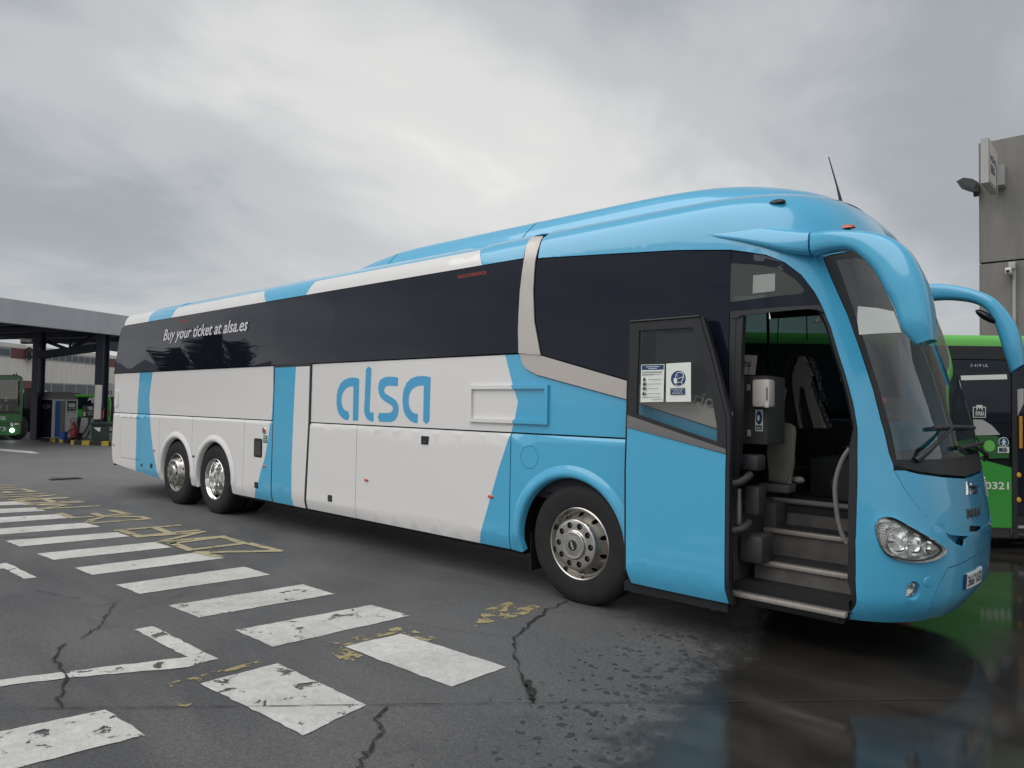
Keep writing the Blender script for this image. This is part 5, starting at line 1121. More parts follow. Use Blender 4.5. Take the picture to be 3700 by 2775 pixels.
# light box projecting from the wall, its printed face turned to the right of the coach
sgn = empty('shop_sign', (sxl, BY, szb), 'white projecting light box sign fixed high on the concrete wall', 'sign')
sd1 = [(1.224,7.394),(1.365,7.387),(1.364,6.442)]; sd2 = [(1.397,7.413),(1.392,6.507)]
zz1, zz0 = sd1[1][1], sd1[2][1]
pts_f = [(sd1[0][0], 12.6), (sd1[1][0], 12.6), (sd2[0][0], 13.7), (sd2[0][0]-(sd1[1][0]-sd1[0][0]), 13.7)]
bm = bmesh.new(); lo = [bm.verts.new((x, y, zz0)) for x, y in pts_f]; hi = [bm.verts.new((x, y, zz1)) for x, y in pts_f]
bm.faces.new(lo[::-1]); bm.faces.new(hi)
for i in range(4): bm.faces.new((lo[i], lo[(i+1) % 4], hi[(i+1) % 4], hi[i]))
from_bm('casing', bm, lgrey, sgn)
fa, fb = Vector((*pts_f[1], 0)), Vector((*pts_f[2], 0)); ex_ = (fb-fa).normalized(); nn_ = Vector((ex_.y, -ex_.x, 0)); ln = (fb-fa).length
fc = plane_chart(fa, ex_, nn_)
hh = zz1-zz0
flat_stack('sign_face', fc, [(rect(.05, zz0+.05, ln-.05, zz1-.05), 0), (rect(ln*.80, zz0+.05, ln*.88, zz0+hh*.60), 1)]+[(rect(ln*.16, zz0+hh*(.44-.05*k), ln*(.66-.1*(k % 2)), zz0+hh*(.465-.05*k)), 2) for k in range(4)], [wplast, inkb, ink], sgn, off=.006)
lettering('sign_lettering', 'VDO', fc, ln*.08, zz0+hh*.54, ln*.66, hh*.13, inkb, sgn, off=.016, bold=.02)
box('bracket', (sd2[0][0]-.1, 13.7, zz0+.2), (sd2[0][0]+.12, 14.0, zz1-.3), lgrey, sgn)
lq = [(0.624,6.869),(0.761,6.928),(0.927,6.869),(1.04,6.772),(1.039,6.588),(0.968,6.639),(0.802,6.733),(0.656,6.812)]
fl = prism('floodlight', lq, 13.6, 14.2, dgrey, None, .04); tag(fl, 'dark street lamp head sticking out left of the concrete building', 'lamp')
box('lamp_bracket', (x0-.12, 14.1, lq[4][1]), (x0+.02, 14.2, lq[3][1]), dgrey, fl)
cq = [(1.524,4.781),(1.635,4.649),(1.56,4.938),(1.689,4.785),(1.655,4.778)]
cc_ = empty('security_camera', (cq[0][0], 13.85, cq[1][1]), 'small white security camera under a junction box on the concrete wall', 'camera')
b_ = box('housing', (cq[0][0], 13.62, cq[1][1]), (cq[1][0], 13.95, cq[0][1]), wplast, cc_, .02); box('lens', (cq[0][0]+.02, 13.6, cq[1][1]+.02), (cq[1][0]-.03, 13.615, cq[0][1]-.06), blackm, cc_)
box('junction_box', (cq[2][0], 13.86, cq[3][1]), (cq[3][0], 14.0, cq[2][1]), lgrey, cc_, .01)
tube('conduit', [(cq[4][0], 13.96, cq[3][1]+.02), (cq[4][0], 13.96, .4)], .035, lgrey, cc_, 8)
wire = [(1.803,3.538),(1.828,3.386)]
# ------------------------------------------------------------------ filling station at the left
def at(dep, a, z=0.0): return CAM0+FH*dep+RH*a+Vector((0, 0, z))
L25 = plane_chart(CAM0+FH*25.5, RH, -FH)
cano = empty('station_canopy', tuple(at(25, -19)), 'flat grey roof of the filling station canopy at the left edge', 'canopy')
A = Vector([(-22.66,0.425,3.942)][0]); B = Vector([(-24.672,5.319,4.042)][0]); A.z = 4.0; B.z = 4.0
dcan = (B-A).normalized(); pcan = Vector((-dcan.y, dcan.x, 0))
if pcan.dot(RH) > 0: pcan = -pcan
B = B+dcan*3.0; A = A-dcan*1.5
def slab(name, a, b, z0, z1, w0, w1, m, parent, d=None, p_=None):
    d = d or (b-a).normalized(); p_ = p_ or pcan
    bm = bmesh.new(); q = [a+p_*w0, b+p_*w0, b+p_*w1, a+p_*w1]
    lo = [bm.verts.new((v.x, v.y, z0)) for v in q]; hi = [bm.verts.new((v.x, v.y, z1)) for v in q]
    bm.faces.new(lo[::-1]); bm.faces.new(hi)
    for i in range(4): bm.faces.new((lo[i], lo[(i+1) % 4], hi[(i+1) % 4], hi[i]))
    bmesh.ops.recalc_face_normals(bm, faces=bm.faces)
    return from_bm(name, bm, m, parent)
slab('fascia', A, B, 4.0, 4.76, 0, .25, canopyg, cano)
slab('deck', A, B, 4.42, 4.52, .25, 8.6, blackm, cano)
for w_ in (1.5, 3.4, 5.3, 7.2): slab('purlin', A, B, 4.2, 4.42, w_, w_+.18, navy, cano)
for k in range(5):
    a = A+(B-A)*(k+.4)/5; slab('crossbeam', a, a+dcan*.2, 4.02, 4.2, .3, 8.5, navy, cano, dcan)
qa = [(-34.456,3.044,4.93),(-34.46,3.057,4.504)]+[(-34.075,8.723,4.931),(-34.083,8.753,3.939)]
bm = bmesh.new(); qv = [Vector(v) for v in (qa[1], qa[3], qa[2], qa[0])]; fr1 = [bm.verts.new(v) for v in qv]; bk1 = [bm.verts.new(v+pcan*.3) for v in qv]
bm.faces.new(fr1); bm.faces.new(bk1[::-1])
for i in range(4): bm.faces.new((fr1[(i+1) % 4], fr1[i], bk1[i], bk1[(i+1) % 4]))
bmesh.ops.recalc_face_normals(bm, faces=bm.faces); from_bm('rear_fascia', bm, dgrey, cano)
for (lx, rx), dep in (((320, 392), 25.9), ((950, 1035), 25.4)):
    pass
def column(c0, c1, dep):
    (a0, _), (a1, _) = c0, c1
    mt_ = Matrix(((RH.x, FH.x, 0, CAM0.x+FH.x*dep), (RH.y, FH.y, 0, CAM0.y+FH.y*dep), (0, 0, 1, 0), (0, 0, 0, 1)))
    bm = bmesh.new(); bm_box(bm, (a0, 0, .1), (a1, .045, 4.2), 0, 0, mt_); bm_box(bm, (a0, .36, .1), (a1, .40, 4.2), 0, 0, mt_); bm_box(bm, ((a0+a1)/2-.04, .045, .1), ((a0+a1)/2+.04, .36, 4.2), 0, 0, mt_)
    return from_bm('column', bm, navy, cano)
column(*[(-17.99,3.029),(-17.753,3.032)], 25.9); column(*[(-15.325,3.034),(-15.038,3.038)], 25.4)
def bar(name, p, q, w, m, parent): bm = bmesh.new(); bm_tube(bm, [p, q], w, 4); return from_bm(name, bm, m, parent, None)
for dep, s_, w_ in ((25.7, (395, 648, 960, 570), .20), (26.5, (470, 510, 690, 590), .09), (26.5, (690, 590, 985, 425), .09), (26.4, (700, 500, 700, 580), .06)):
    a, b = (Vector(D_) for D_ in (L25(0, 0), L25(0, 0)))
br = [[(-26.61,2.835,3.219),(-25.031,4.22,3.518)], [(-27.322,3.253,3.787),(-26.695,3.819,3.485)], [(-26.695,3.819,3.485),(-25.845,4.545,4.138)], [(-26.663,3.833,3.837),(-26.666,3.843,3.512)]]
for q, w_ in zip(br, (.17, .08, .08, .05)): bar('brace', q[0], q[1], w_, navy, cano)
q = [(-26.395,2.205,3.741),(-26.137,2.433,3.709)]
bm = bmesh.new(); bm_tube(bm, [q[0], q[1]], .06, 6); from_bm('canopy_lamp', bm, wplast, cano)
# island kerb in black and yellow
isl = empty('pump_island', tuple([(-26.239,3.82,-0.032)][0]), 'raised pump island edged with black and yellow kerbstones', 'kerb')
kp = [Vector((*q, 0)) for q in [(-35.627,2.181),(-29.29,3.29),(-25.363,3.472),(-24.537,3.394),(-23.405,4.184),(-22.441,4.562)]]
segs = []
ki = [(-29.29,3.29),(-27.531,3.315),(-26.998,3.372),(-26.429,3.382),(-26.089,3.419),(-25.755,3.455),(-25.363,3.472)]; kj = [(-24.505,3.338),(-24.382,3.411),(-24.068,3.553),(-23.748,3.706),(-23.365,3.948),(-23.059,4.086),(-22.627,4.306)]
for kk, cols_ in ((ki, (kerbb, kerbb, yellow, kerbb, yellow, kerbb)), (kj, (yellow, kerbb, yellow, kerbb, yellow, kerbb))):
    for a, b, m_ in zip(kk, kk[1:], cols_):
        a, b = Vector((*a, 0)), Vector((*b, 0)); n_ = Vector((-(b-a).y, (b-a).x, 0)).normalized()
        if n_.dot(FH) < 0: n_ = -n_
        slab('kerbstone', a, b-(b-a).normalized()*.02, 0, .155, 0, .16, m_, isl, None, n_)
k0, k1 = Vector((*ki[0], 0)), Vector((*kj[-1], 0)); n_ = Vector((-(k1-k0).y, (k1-k0).x, 0)).normalized()
if n_.dot(FH) < 0: n_ = -n_
slab('island_slab', k0+n_*.5, k1+n_*.5, 0, .13, 0, 2.0, concrete, isl, None, n_)
# kiosk
kb = [[(-28.029,3.03,0.178)][0], [(-26.46,3.281,0.229)][0], [(-26.442,4.098,0.216)][0]]
k1_, k2_, k3_ = (Vector((v[0], v[1], 0)) for v in kb); k4_ = k1_+k3_-k2_
kz0, kz1, kz2 = .14, [(-17.266,1.595)][0][1], [(-17.125,1.871)][0][1]
kio = empty('pump_house', tuple(k2_), 'small grey pump house with dark glass side under the canopy', 'kiosk')
bm = bmesh.new(); P4 = [k1_, k2_, k3_, k4_]
lo = [bm.verts.new((v.x, v.y, kz0)) for v in P4]; hi = [bm.verts.new((v.x, v.y, kz1)) for v in P4]
for i in range(4): bm.faces.new((lo[i], lo[(i+1) % 4], hi[(i+1) % 4], hi[i]))
bm.faces.new(hi); from_bm('cabin', bm, lgrey, kio)
cen = (k1_+k3_)/2
bm = bmesh.new(); lo = [bm.verts.new((v.x, v.y, kz1+.004)) for v in [cen+(p_-cen)*1.02 for p_ in P4]]; hi = [bm.verts.new((v.x, v.y, kz2)) for v in [cen+(p_-cen)*.72 for p_ in P4]]
for i in range(4): bm.faces.new((lo[i], lo[(i+1) % 4], hi[(i+1) % 4], hi[i]))
bm.faces.new(hi); from_bm('hip_roof', bm, mgrey, kio)
e1 = (k2_-k1_).normalized(); n1_ = Vector((e1.y, -e1.x, 0)); c1_ = plane_chart(k1_, e1, n1_); l1 = (k2_-k1_).length
e2 = (k3_-k2_).normalized(); n2_ = Vector((e2.y, -e2.x, 0)); c2_ = plane_chart(k2_, e2, n2_); l2 = (k3_-k2_).length
panel('glass_side', c1_, rect(.0, kz0+.02, l1*.97, kz1-.02), [darkgl], kio, off=.02, grid=(1, 1))
lettering('kiosk_lettering', 'ALSA', c1_, l1*.50, kz0+(kz1-kz0)*.76, l1*.42, .16, mgrey, kio, off=.026)
panel('blue_door', c2_, rect(l2*.10, kz0+.05, l2*.29, kz1-.06), [bluep], kio, off=.02, grid=(1, 1)); panel('door_frame', c2_, rect(l2*.29, kz0+.02, l2*.48, kz1-.06), [mgrey], kio, off=.012, grid=(1, 1))
panel('pump_front', c2_, rect(l2*.50, kz0+.02, l2*.985, kz1-.02), [lgrey], kio, off=.05, th=.04, grid=(1, 1))
zz = lambda f_: kz0+(kz1-kz0)*f_; dx_ = lambda f_: l2*(.5+.485*f_)
flat_stack('pump_display', c2_, [(rect(dx_(.12), zz(.70), dx_(.86), zz(.965)), 0), (rect(dx_(.22), zz(.80), dx_(.76), zz(.90)), 1), (rect(dx_(.22), zz(.765), dx_(.76), zz(.78)), 1), (rect(dx_(.25), zz(.715), dx_(.36), zz(.735)), 1), (rect(dx_(.62), zz(.715), dx_(.73), zz(.735)), 1)], [ink, lgrey], kio, off=.055, step=.004)
flat_stack('pump_buttons', c2_, [(rect(dx_(.18), zz(.655), dx_(.28), zz(.685)), 0)], [ink], kio, off=.055); flat_stack('pump_buttons', c2_, [(rect(dx_(.66), zz(.655), dx_(.76), zz(.685)), 0)], [ink], kio, off=.055)
# bucket, extinguishers, bin, post, dispenser
def spot(q): return Vector((q[0], q[1], 0))
bq = [(-16.491,0.401),(-16.23,0.417),(-16.238,0.137)]
bu = at(25.35, (bq[0][0]+bq[1][0])/2); r_ = (bq[1][0]-bq[0][0])/2
lathe('bucket', [(0, .0), (r_*.85, 0), (r_, bq[1][1]-.13), (r_*.93, bq[1][1]-.13), (r_*.8, .02), (0, .02)], bu+Vector((0, 0, .132)), (0, 0, 1), bluep, None, 24)
tag([o_ for o_ in COL.objects if o_.name.startswith('bucket')][0], 'blue plastic bucket on the island in front of the pump house', 'bucket')
eq = [(-16.054,0.801),(-15.775,0.805),(-15.913,0.185)]
ec = at(25.2, (eq[0][0]+eq[1][0])/2); er = (eq[1][0]-eq[0][0])/2*.86; eh = eq[0][1]-.16
ext = empty('wheeled_extinguisher', tuple(ec), 'large red wheeled fire extinguisher beside the blue bucket', 'fire extinguisher', 'fire extinguishers at the pumps')
lathe('cylinder', [(0, .08), (er*.8, .09), (er, .2), (er, eh-.2), (er*.7, eh-.05), (er*.3, eh), (er*.25, eh+.06), (0, eh+.06)], ec+Vector((0, 0, .13)), (0, 0, 1), red, ext, 24)
tube('handle', smooth_path([ec+RH*(-er*.8)+Vector((0, 0, .13+eh-.1)), ec+RH*(-er*.9)+Vector((0, 0, .13+eh+.12)), ec+RH*(er*.7)+Vector((0, 0, .13+eh+.12)), ec+RH*(er*.8)+Vector((0, 0, .13+eh-.1))], 5), .02, mgrey, ext, 8)
tube('hose', smooth_path([ec+RH*er*.3-FH*er+Vector((0, 0, .13+eh)), ec+RH*er*1.1-FH*er+Vector((0, 0, .13+eh*.7)), ec-RH*er*.6-FH*er*1.1+Vector((0, 0, .13+eh*.55)), ec-RH*er*1.2-FH*er*.6+Vector((0, 0, .13+eh*.4)), ec+RH*er*.9-FH*er*1.1+Vector((0, 0, .13+eh*.25))], 6), .018, blackp, ext, 8)
for s_ in (-1, 1): lathe('wheel', [(0, -.03), (.13, -.03), (.13, .03), (0, .03)], ec+RH*er*.9*s_+FH*.15+Vector((0, 0, .26)), RH, blackp, ext, 20)
dq = [(-15.938,0.141),(-15.595,0.936),(-15.479,1.38),(-15.82,1.375)]
dsp = empty('fuel_dispenser', tuple(at(25.5, (dq[0][0]+dq[1][0])/2)), 'white and black fuel dispenser with hose left of the white post', 'fuel pump')
m255 = Matrix(((RH.x, FH.x, 0, CAM0.x+FH.x*25.5), (RH.y, FH.y, 0, CAM0.y+FH.y*25.5), (0, 0, 1, 0), (0, 0, 0, 1)))
bm = bmesh.new(); bb = [(-15.929,0.15),(-15.616,0.146),(-15.598,0.927),(-15.83,0.924)]
lo = [at(25.5, a, z) for a, z in bb]; f1 = [bm.verts.new(v) for v in lo]; f2 = [bm.verts.new(v+FH*.4) for v in lo]
bm.faces.new(f1); bm.faces.new(f2[::-1])
for i in range(4): bm.faces.new((f1[(i+1) % 4], f1[i], f2[i], f2[(i+1) % 4]))
bmesh.ops.recalc_face_normals(bm, faces=bm.faces); from_bm('lower_case', bm, lgrey, dsp)
hd = [(-15.819,0.933),(-15.35,1.382)]
box('head_case', (hd[0][0], 0, hd[0][1]+.004), (hd[1][0], .4, hd[1][1]), blackp, dsp, .03, m255)
c255 = plane_chart(CAM0+FH*25.5, RH, -FH)
flat_stack('price_plate', c255, [([(-15.77,1.146),(-15.671,1.147),(-15.674,0.991),(-15.769,0.989)], 0)], [lgrey], dsp, off=.01); flat_stack('nozzle_sign', c255, [([(-15.624,1.304),(-15.534,1.351),(-15.432,1.334),(-15.416,1.224),(-15.567,1.222),(-15.572,1.286)], 0)], [lgrey], dsp, off=.01)
box('nozzle', (hd[1][0]-.22, -.08, hd[0][1]+.08), (hd[1][0]-.02, 0, hd[0][1]+.25), mgrey, dsp, .02, m255)
tube('fuel_hose', smooth_path([at(25.4, a, z) for a, z in [(-15.459,0.904),(-15.474,0.793),(-15.541,0.609),(-15.681,0.369),(-15.841,0.221),(-15.867,0.166)]], 5), .022, blackp, dsp, 8)
tube('fuel_hose', smooth_path([at(25.4, a, z) for a, z in [(-15.446,0.483),(-15.514,0.317),(-15.602,0.188),(-15.784,0.148)]], 5), .022, blackp, dsp, 8)
bn = [(-15.105,0.785),(-14.674,0.791),(-14.752,0.09),(-15.075,0.085),(-14.763,0.744)]
binn = empty('waste_bin', tuple(at(24.9, (bn[2][0]+bn[3][0])/2)), 'dark green wheeled bin with white paper hanging out at the island end', 'bin')
bm = bmesh.new(); a0, a1 = bn[0][0], bn[4][0]; lo = [(bn[3][0], .13), (bn[2][0], .13), (a1, bn[0][1]-.1), (a0, bn[0][1]-.1)]
f1 = [bm.verts.new(at(24.9, a, z)) for a, z in lo]; f2 = [bm.verts.new(at(24.9, a, z)+FH*.55) for a, z in lo]
bm.faces.new(f1); bm.faces.new(f2[::-1])
for i in range(4): bm.faces.new((f1[(i+1) % 4], f1[i], f2[i], f2[(i+1) % 4]))
bmesh.ops.recalc_face_normals(bm, faces=bm.faces); from_bm('body', bm, binm, binn)
m249 = Matrix(((RH.x, FH.x, 0, CAM0.x+FH.x*24.9), (RH.y, FH.y, 0, CAM0.y+FH.y*24.9), (0, 0, 1, 0), (0, 0, 0, 1)))
box('lid', (bn[0][0]-.02, -.05, bn[0][1]-.095), (bn[1][0], .62, bn[0][1]+.01), binm, binn, .02, m249)
flat_stack('paper_scrap', plane_chart(CAM0+FH*24.9, RH, -FH), [([(-15.001,0.607),(-14.74,0.605),(-14.772,0.448),(-14.853,0.483),(-14.946,0.553)], 0)], [paper], None, off=.02)
tag([o_ for o_ in COL.objects if o_.name.startswith('paper_scrap')][0], 'white paper sheet hanging over the front of the green bin', 'paper')
pq_ = [(-15.046,2.14),(-14.951,2.141),(-14.974,0.799),(-15.059,0.798),(-15.041,1.523),(-14.972,1.506)]
wp = tube('white_post', [at(25.1, (pq_[2][0]+pq_[3][0])/2, .9), at(25.1, (pq_[0][0]+pq_[1][0])/2, pq_[0][1])], .115, wplast, None, 12); tag(wp, 'leaning white plastic pipe strapped to the dark column', 'pipe')
bm = bmesh.new(); bm_tube(bm, [at(25.1, pq_[4][0]-.02, pq_[4][1]), at(25.1, pq_[5][0]+.02, pq_[5][1])], .03, 6); from_bm('strap', bm, blackp, wp)
xq = [(-15.014,1.204),(-14.905,1.206),(-14.95,0.913)]
xc = at(25.3, (xq[0][0]+xq[1][0])/2); xr2 = (xq[1][0]-xq[0][0])/2
ex2 = empty('wall_extinguisher', (xc.x, xc.y, xq[2][1]), 'small red fire extinguisher hanging on the right column', 'fire extinguisher', 'fire extinguishers at the pumps')
xh = xq[0][1]-xq[2][1]
lathe('cylinder', [(0, 0), (xr2, .01), (xr2, xh*.85), (xr2*.4, xh), (xr2*.3, xh+.05), (0, xh+.05)], (xc.x, xc.y, xq[2][1]), (0, 0, 1), red, ex2, 16)
box('valve', (xq[0][0], -.24, xq[0][1]), (xq[1][0], -.14, xq[0][1]+.08), blackp, ex2, 0, m255)
jb = box('junction_box', ([(-15.294,1.694)][0][0], -.3, [(-15.287,1.465)][0][1]), ([(-15.23,1.695)][0][0], -.15, [(-15.294,1.694)][0][1]), lgrey, None, .01, m255); tag(jb, 'small pale box fixed on the left edge of the right column', 'box')
# ------------------------------------------------------------------ left green bus with its driver
LD = 26.6
lb = empty('green_bus', tuple(at(LD, -19)), 'dark green bus with lit headlamp and driver facing the yard at the left edge', 'bus')
lc = plane_chart(CAM0+FH*LD, RH, -FH)
fq = [(-21.546,2.502),(-18.945,2.48),(-18.854,2.397),(-18.828,2.097),(-18.821,0.751),(-18.851,0.252),(-19.041,0.192),(-21.461,0.177)]
fq = [(a, z) for a, z in fq]
yl = FH+RH*(fq[1][0]/LD-.12)
mL = Matrix(((RH.x, yl.x, 0, CAM0.x+FH.x*LD), (RH.y, yl.y, 0, CAM0.y+FH.y*LD), (0, 0, 1, 0), (0, 0, 0, 1)))
wsq = [(-21.385,2.331),(-18.979,2.345),(-18.939,2.288),(-18.902,1.192),(-18.957,1.114),(-21.341,1.12)]
panel('front_panel', lc, fq, [dkgreen], lb, holes=[wsq], grid=(.6, .4), th=.05)
zl, zh = fq[6][1], fq[0][1]
box('body_shell', (fq[0][0], .9, .3), (fq[1][0], 9, zh-.03), dkgreen, lb, .05, mL)
box('cab_floor', (fq[0][0]+.02, .05, .4), (fq[1][0]-.05, .9, wsq[4][1]-.03), blackm, lb, 0, mL); box('roof', (fq[0][0], .0, zh-.06), (fq[1][0]-.02, .95, zh), dkgreen, lb, .02, mL)
box('side_pillar', (fq[1][0]-.06, .06, .4), (fq[1][0], .9, zh-.06), blackp, lb, 0, mL); box('rear_lining', (fq[0][0]+.05, .86, .9), (fq[1][0]-.07, .89, zh-.07), blackm, lb, 0, mL)
panel('windscreen', lc, inset_poly(wsq, .01), [wsg], lb, off=-.01, th=0, grid=(.6, .6))
box('dash_band', (fq[0][0]+.02, -.01, wsq[4][1]-.10), (fq[3][0]-.06, .01, wsq[4][1]-.01), blackp, lb, 0, mL)
hq = [(-19.327,0.546),(-19.212,0.696),(-19.11,0.718),(-18.853,0.706),(-18.868,0.599),(-19.168,0.553)]
panel('headlight', lc, hq, [blackp], lb, off=.012, grid=(1, 1))
hlp = [o_ for o_ in lb.children if o_.name.startswith('headlight')][0]
for q, r_ in zip([(-19.166,0.625),(-19.017,0.635),(-18.92,0.641)], (.075, .06, .05)): lathe('lamp_unit', [(r_, 0), (r_*.9, .015), (r_*.5, .01), (0, .02)], lc(q[0], q[1], .012), -FH, alu, hlp, 16)
q = [(-19.157,0.385)][0]; lathe('fog_lamp', [(.075, 0), (.07, .03), (0, .04)], lc(q[0], q[1], .0), -FH, headl, lb, 20)
q = [(-19.657,0.778),(-19.399,0.774),(-19.402,0.858)]; lettering('brand_lettering', 'alsa', lc, q[1][0]-.78, q[0][1], .78, .20, lettr, lb, off=.006, bold=.02)
q = [(-19.641,0.341),(-19.392,0.344)]; lettering('fleet_number', '0073', lc, q[1][0]-.75, q[0][1], .75, .17, lettr, lb, off=.006, bold=.02)
for z_ in [(-19.403,0.659),(-19.4,0.57)]: box('grille_slot', (z_[0]-.6, -.008, z_[1]-.012), (z_[0]+.25, .004, z_[1]+.012), blackm, lb, 0, mL)
tube('roof_aerial', [lc(*[(-19.28,2.476)][0], -.3), lc(*[(-19.284,2.599)][0], -.3)], .02, blackp, lb, 6)
for q in [(-19.138,2.497)]: box('roof_lamp', (q[0]-.04, .2, q[1]-.06), (q[0]+.04, .3, q[1]+.05), blackp, lb, 0, mL)
tube('wiper', [lc(*[(-18.957,2.268)][0], .02), lc(*[(-18.941,1.326)][0], .02)], .02, blackp, lb, 6)
mq = [(-18.754,1.999),(-18.544,1.772)]; box('mirror', (mq[0][0], -.15, mq[1][1]-.55), (mq[1][0]+.15, .0, mq[0][1]), blackp, lb, .03, mL)
for s_ in (fq[1][0]-.5,):
    bm = bmesh.new(); bm_lathe(bm, [(0, 0), (.3, 0), (.45, .02), (.47, .1), (.45, .25), (0, .27)], at(LD+.6, s_+.2, .47), -RH, 32); from_bm('wheel', bm, rubber, lb)
box('underbody', (fq[0][0], .15, .2), (fq[1][0]-.1, 8, .34), blackm, lb, 0, mL)
# driver
dq_ = [(-19.74,1.568),(-19.736,1.431),(-19.893,1.448),(-19.58,1.464)]
dp = [at(27.1, *q) for q in dq_]
me = bpy.data.meshes.new('person'); hd_ = dp[0]; nk = hd_+Vector((0, 0, -.17)); ch_ = nk+Vector((0, 0, -.22)); pv = ch_+Vector((0, 0, -.32))
pts = [pv, ch_, nk, hd_+Vector((0, 0, -.05)), hd_+Vector((0, 0, .08)), ch_-RH*.2+Vector((0, 0, .12)), ch_-RH*.26-FH*.12+Vector((0, 0, -.12)), ch_-RH*.14-FH*.38+Vector((0, 0, -.10)), ch_+RH*.2+Vector((0, 0, .12)), ch_+RH*.26-FH*.12+Vector((0, 0, -.12)), ch_+RH*.14-FH*.38+Vector((0, 0, -.10))]
me.from_pydata([tuple(v) for v in pts], [(0, 1), (1, 2), (2, 3), (3, 4), (1, 5), (5, 6), (6, 7), (1, 8), (8, 9), (9, 10)], [])
pers = bpy.data.objects.new('person', me); COL.objects.link(pers)
md = pers.modifiers.new('skin', 'SKIN'); sv = me.skin_vertices[0].data
for v, r_ in zip(sv, (.15, .17, .06, .10, .085, .08, .055, .04, .08, .055, .04)): v.radius = (r_, r_)
sv[0].use_root = True
pers.modifiers.new('sub', 'SUBSURF').levels = 2; pers.modifiers['sub'].render_levels = 2
me.materials.append(navycl)
tag(pers, 'person with white face mask and yellow trimmed dark jacket driving the left green bus', 'person')
vs_h = lathe('face', [(0, -.115), (.06, -.10), (.085, -.02), (.09, .05), (.07, .11), (0, .13)], hd_, (0, 0, 1), skin, pers, 16)
bm = bmesh.new(); bmesh.ops.create_uvsphere(bm, u_segments=14, v_segments=8, radius=1)
for v in bm.verts: v.co = hd_-FH*.05+Vector((0, 0, -.045))+RH*v.co.x*.07-FH*v.co.y*.055+Vector((0, 0, v.co.z*.055))
from_bm('face_mask', bm, paper, pers)
bm = bmesh.new(); bmesh.ops.create_uvsphere(bm, u_segments=14, v_segments=8, radius=1)
for v in bm.verts: v.co = hd_+FH*.02+Vector((0, 0, .05))+RH*v.co.x*.095-FH*v.co.y*.10+Vector((0, 0, v.co.z*.095))
from_bm('hair', bm, navycl, pers)
for s_ in (-1, 1): bm = bmesh.new(); bm_tube(bm, [ch_+RH*.12*s_-FH*.16+Vector((0, 0, .17)), ch_+RH*.15*s_-FH*.19+Vector((0, 0, -.1))], .035, 6); from_bm('hi_vis_stripe', bm, hivis, pers)
# ------------------------------------------------------------------ farther green buses
def far_bus(dep, pts, label, lower, nm='parked_green_bus'):
    o_ = empty(nm, tuple(at(dep, (pts[0][0]+pts[2][0])/2)), label, 'bus', 'green buses parked before the office building'); return o_
D2 = 33.0; c2d = plane_chart(CAM0+FH*D2, RH, -FH)
q = [(-21.349,1.773),(-19.32,1.787),(-19.208,1.722),(-19.143,1.446),(-19.182,0.387),(-21.303,0.358)]
pb = far_bus(D2, q, 'light green bus with dark windows lettered in white behind the fuel dispenser', None)
panel('flank', c2d, q, [mat('mid_green_paint', (.05, .36, .04), .35, coat=.3)], pb, grid=(2, 1), th=.1)
panel('window_band', c2d, [(-21.346,1.692),(-19.389,1.7),(-19.301,1.635),(-19.302,1.348),(-19.42,1.132),(-19.61,1.115),(-20.493,1.117),(-21.328,1.13)], [darkgl], pb, off=.015, grid=(2, 1))
panel('roof_edge', c2d, [(-21.35,1.816),(-19.345,1.825),(-19.224,1.769),(-21.348,1.75)], [lime], pb, off=.012, grid=(2, 1))
tq = [(-20.205,1.527),(-19.494,1.527),(-19.499,1.689)]; lettering('flank_lettering', 'ALSA', c2d, tq[0][0], tq[0][1], tq[1][0]-tq[0][0], tq[2][1]-tq[1][1], paper, pb, off=.02, bold=.02)
m33 = Matrix(((RH.x, FH.x, 0, CAM0.x+FH.x*D2), (RH.y, FH.y, 0, CAM0.y+FH.y*D2), (0, 0, 1, 0), (0, 0, 0, 1)))
box('body_core', (q[0][0]-4, .12, .3), (q[1][0], 2.5, q[0][1]-.03), blackm, pb, .05, m33)
wq = [(-20.687,0.471),(-20.506,0.474)]; lathe('wheel', [(0, .03), (.2, .03), (.23, .05), (.36, .04), (.38, -.1)], c2d(wq[0][0]+.02, .40, .02), -FH, rubber, pb, 32)
q3 = [(-19.204,1.111),(-19.133,1.112),(-19.124,0.826),(-19.196,0.825)]; panel('tail_lamp', c2d, q3, [red], pb, off=.02, grid=(1, 1))
D3 = 34.0; c3d = plane_chart(CAM0+FH*D3, RH, -FH)
q = [(-24.56,1.963),(-22.888,1.986),(-22.832,0.291),(-24.502,0.268)]
pb2 = far_bus(D3, q, 'green bus with yellow banner half hidden behind the left bus and pump house', None)
panel('flank', c3d, [(-24.521,0.823),(-23.636,0.835),(-23.618,0.281),(-24.502,0.268)], [MATS['mid_green_paint']], pb2, grid=(2, 1), th=.1)
panel('roof_edge', c3d, [(-24.561,2.012),(-22.912,1.985),(-22.911,1.936),(-24.558,1.923)], [wplast], pb2, grid=(2, 1), th=.1); panel('green_edge', c3d, [(-24.558,1.914),(-22.91,1.926),(-22.908,1.838),(-24.555,1.815)], [lime], pb2, grid=(2, 1), th=.1)
panel('window_band', c3d, [(-24.554,1.805),(-22.907,1.828),(-22.885,1.16),(-24.531,1.137)], [darkgl], pb2, grid=(2, 1), th=.1)
panel('side_banner', c3d, [(-24.531,1.127),(-22.885,1.15),(-22.879,0.978),(-24.525,0.955)], [inkb], pb2, grid=(2, 1)); panel('banner_strip', c3d, [(-24.525,0.951),(-22.879,0.973),(-22.875,0.855),(-24.521,0.833)], [yellow], pb2, grid=(2, 1))
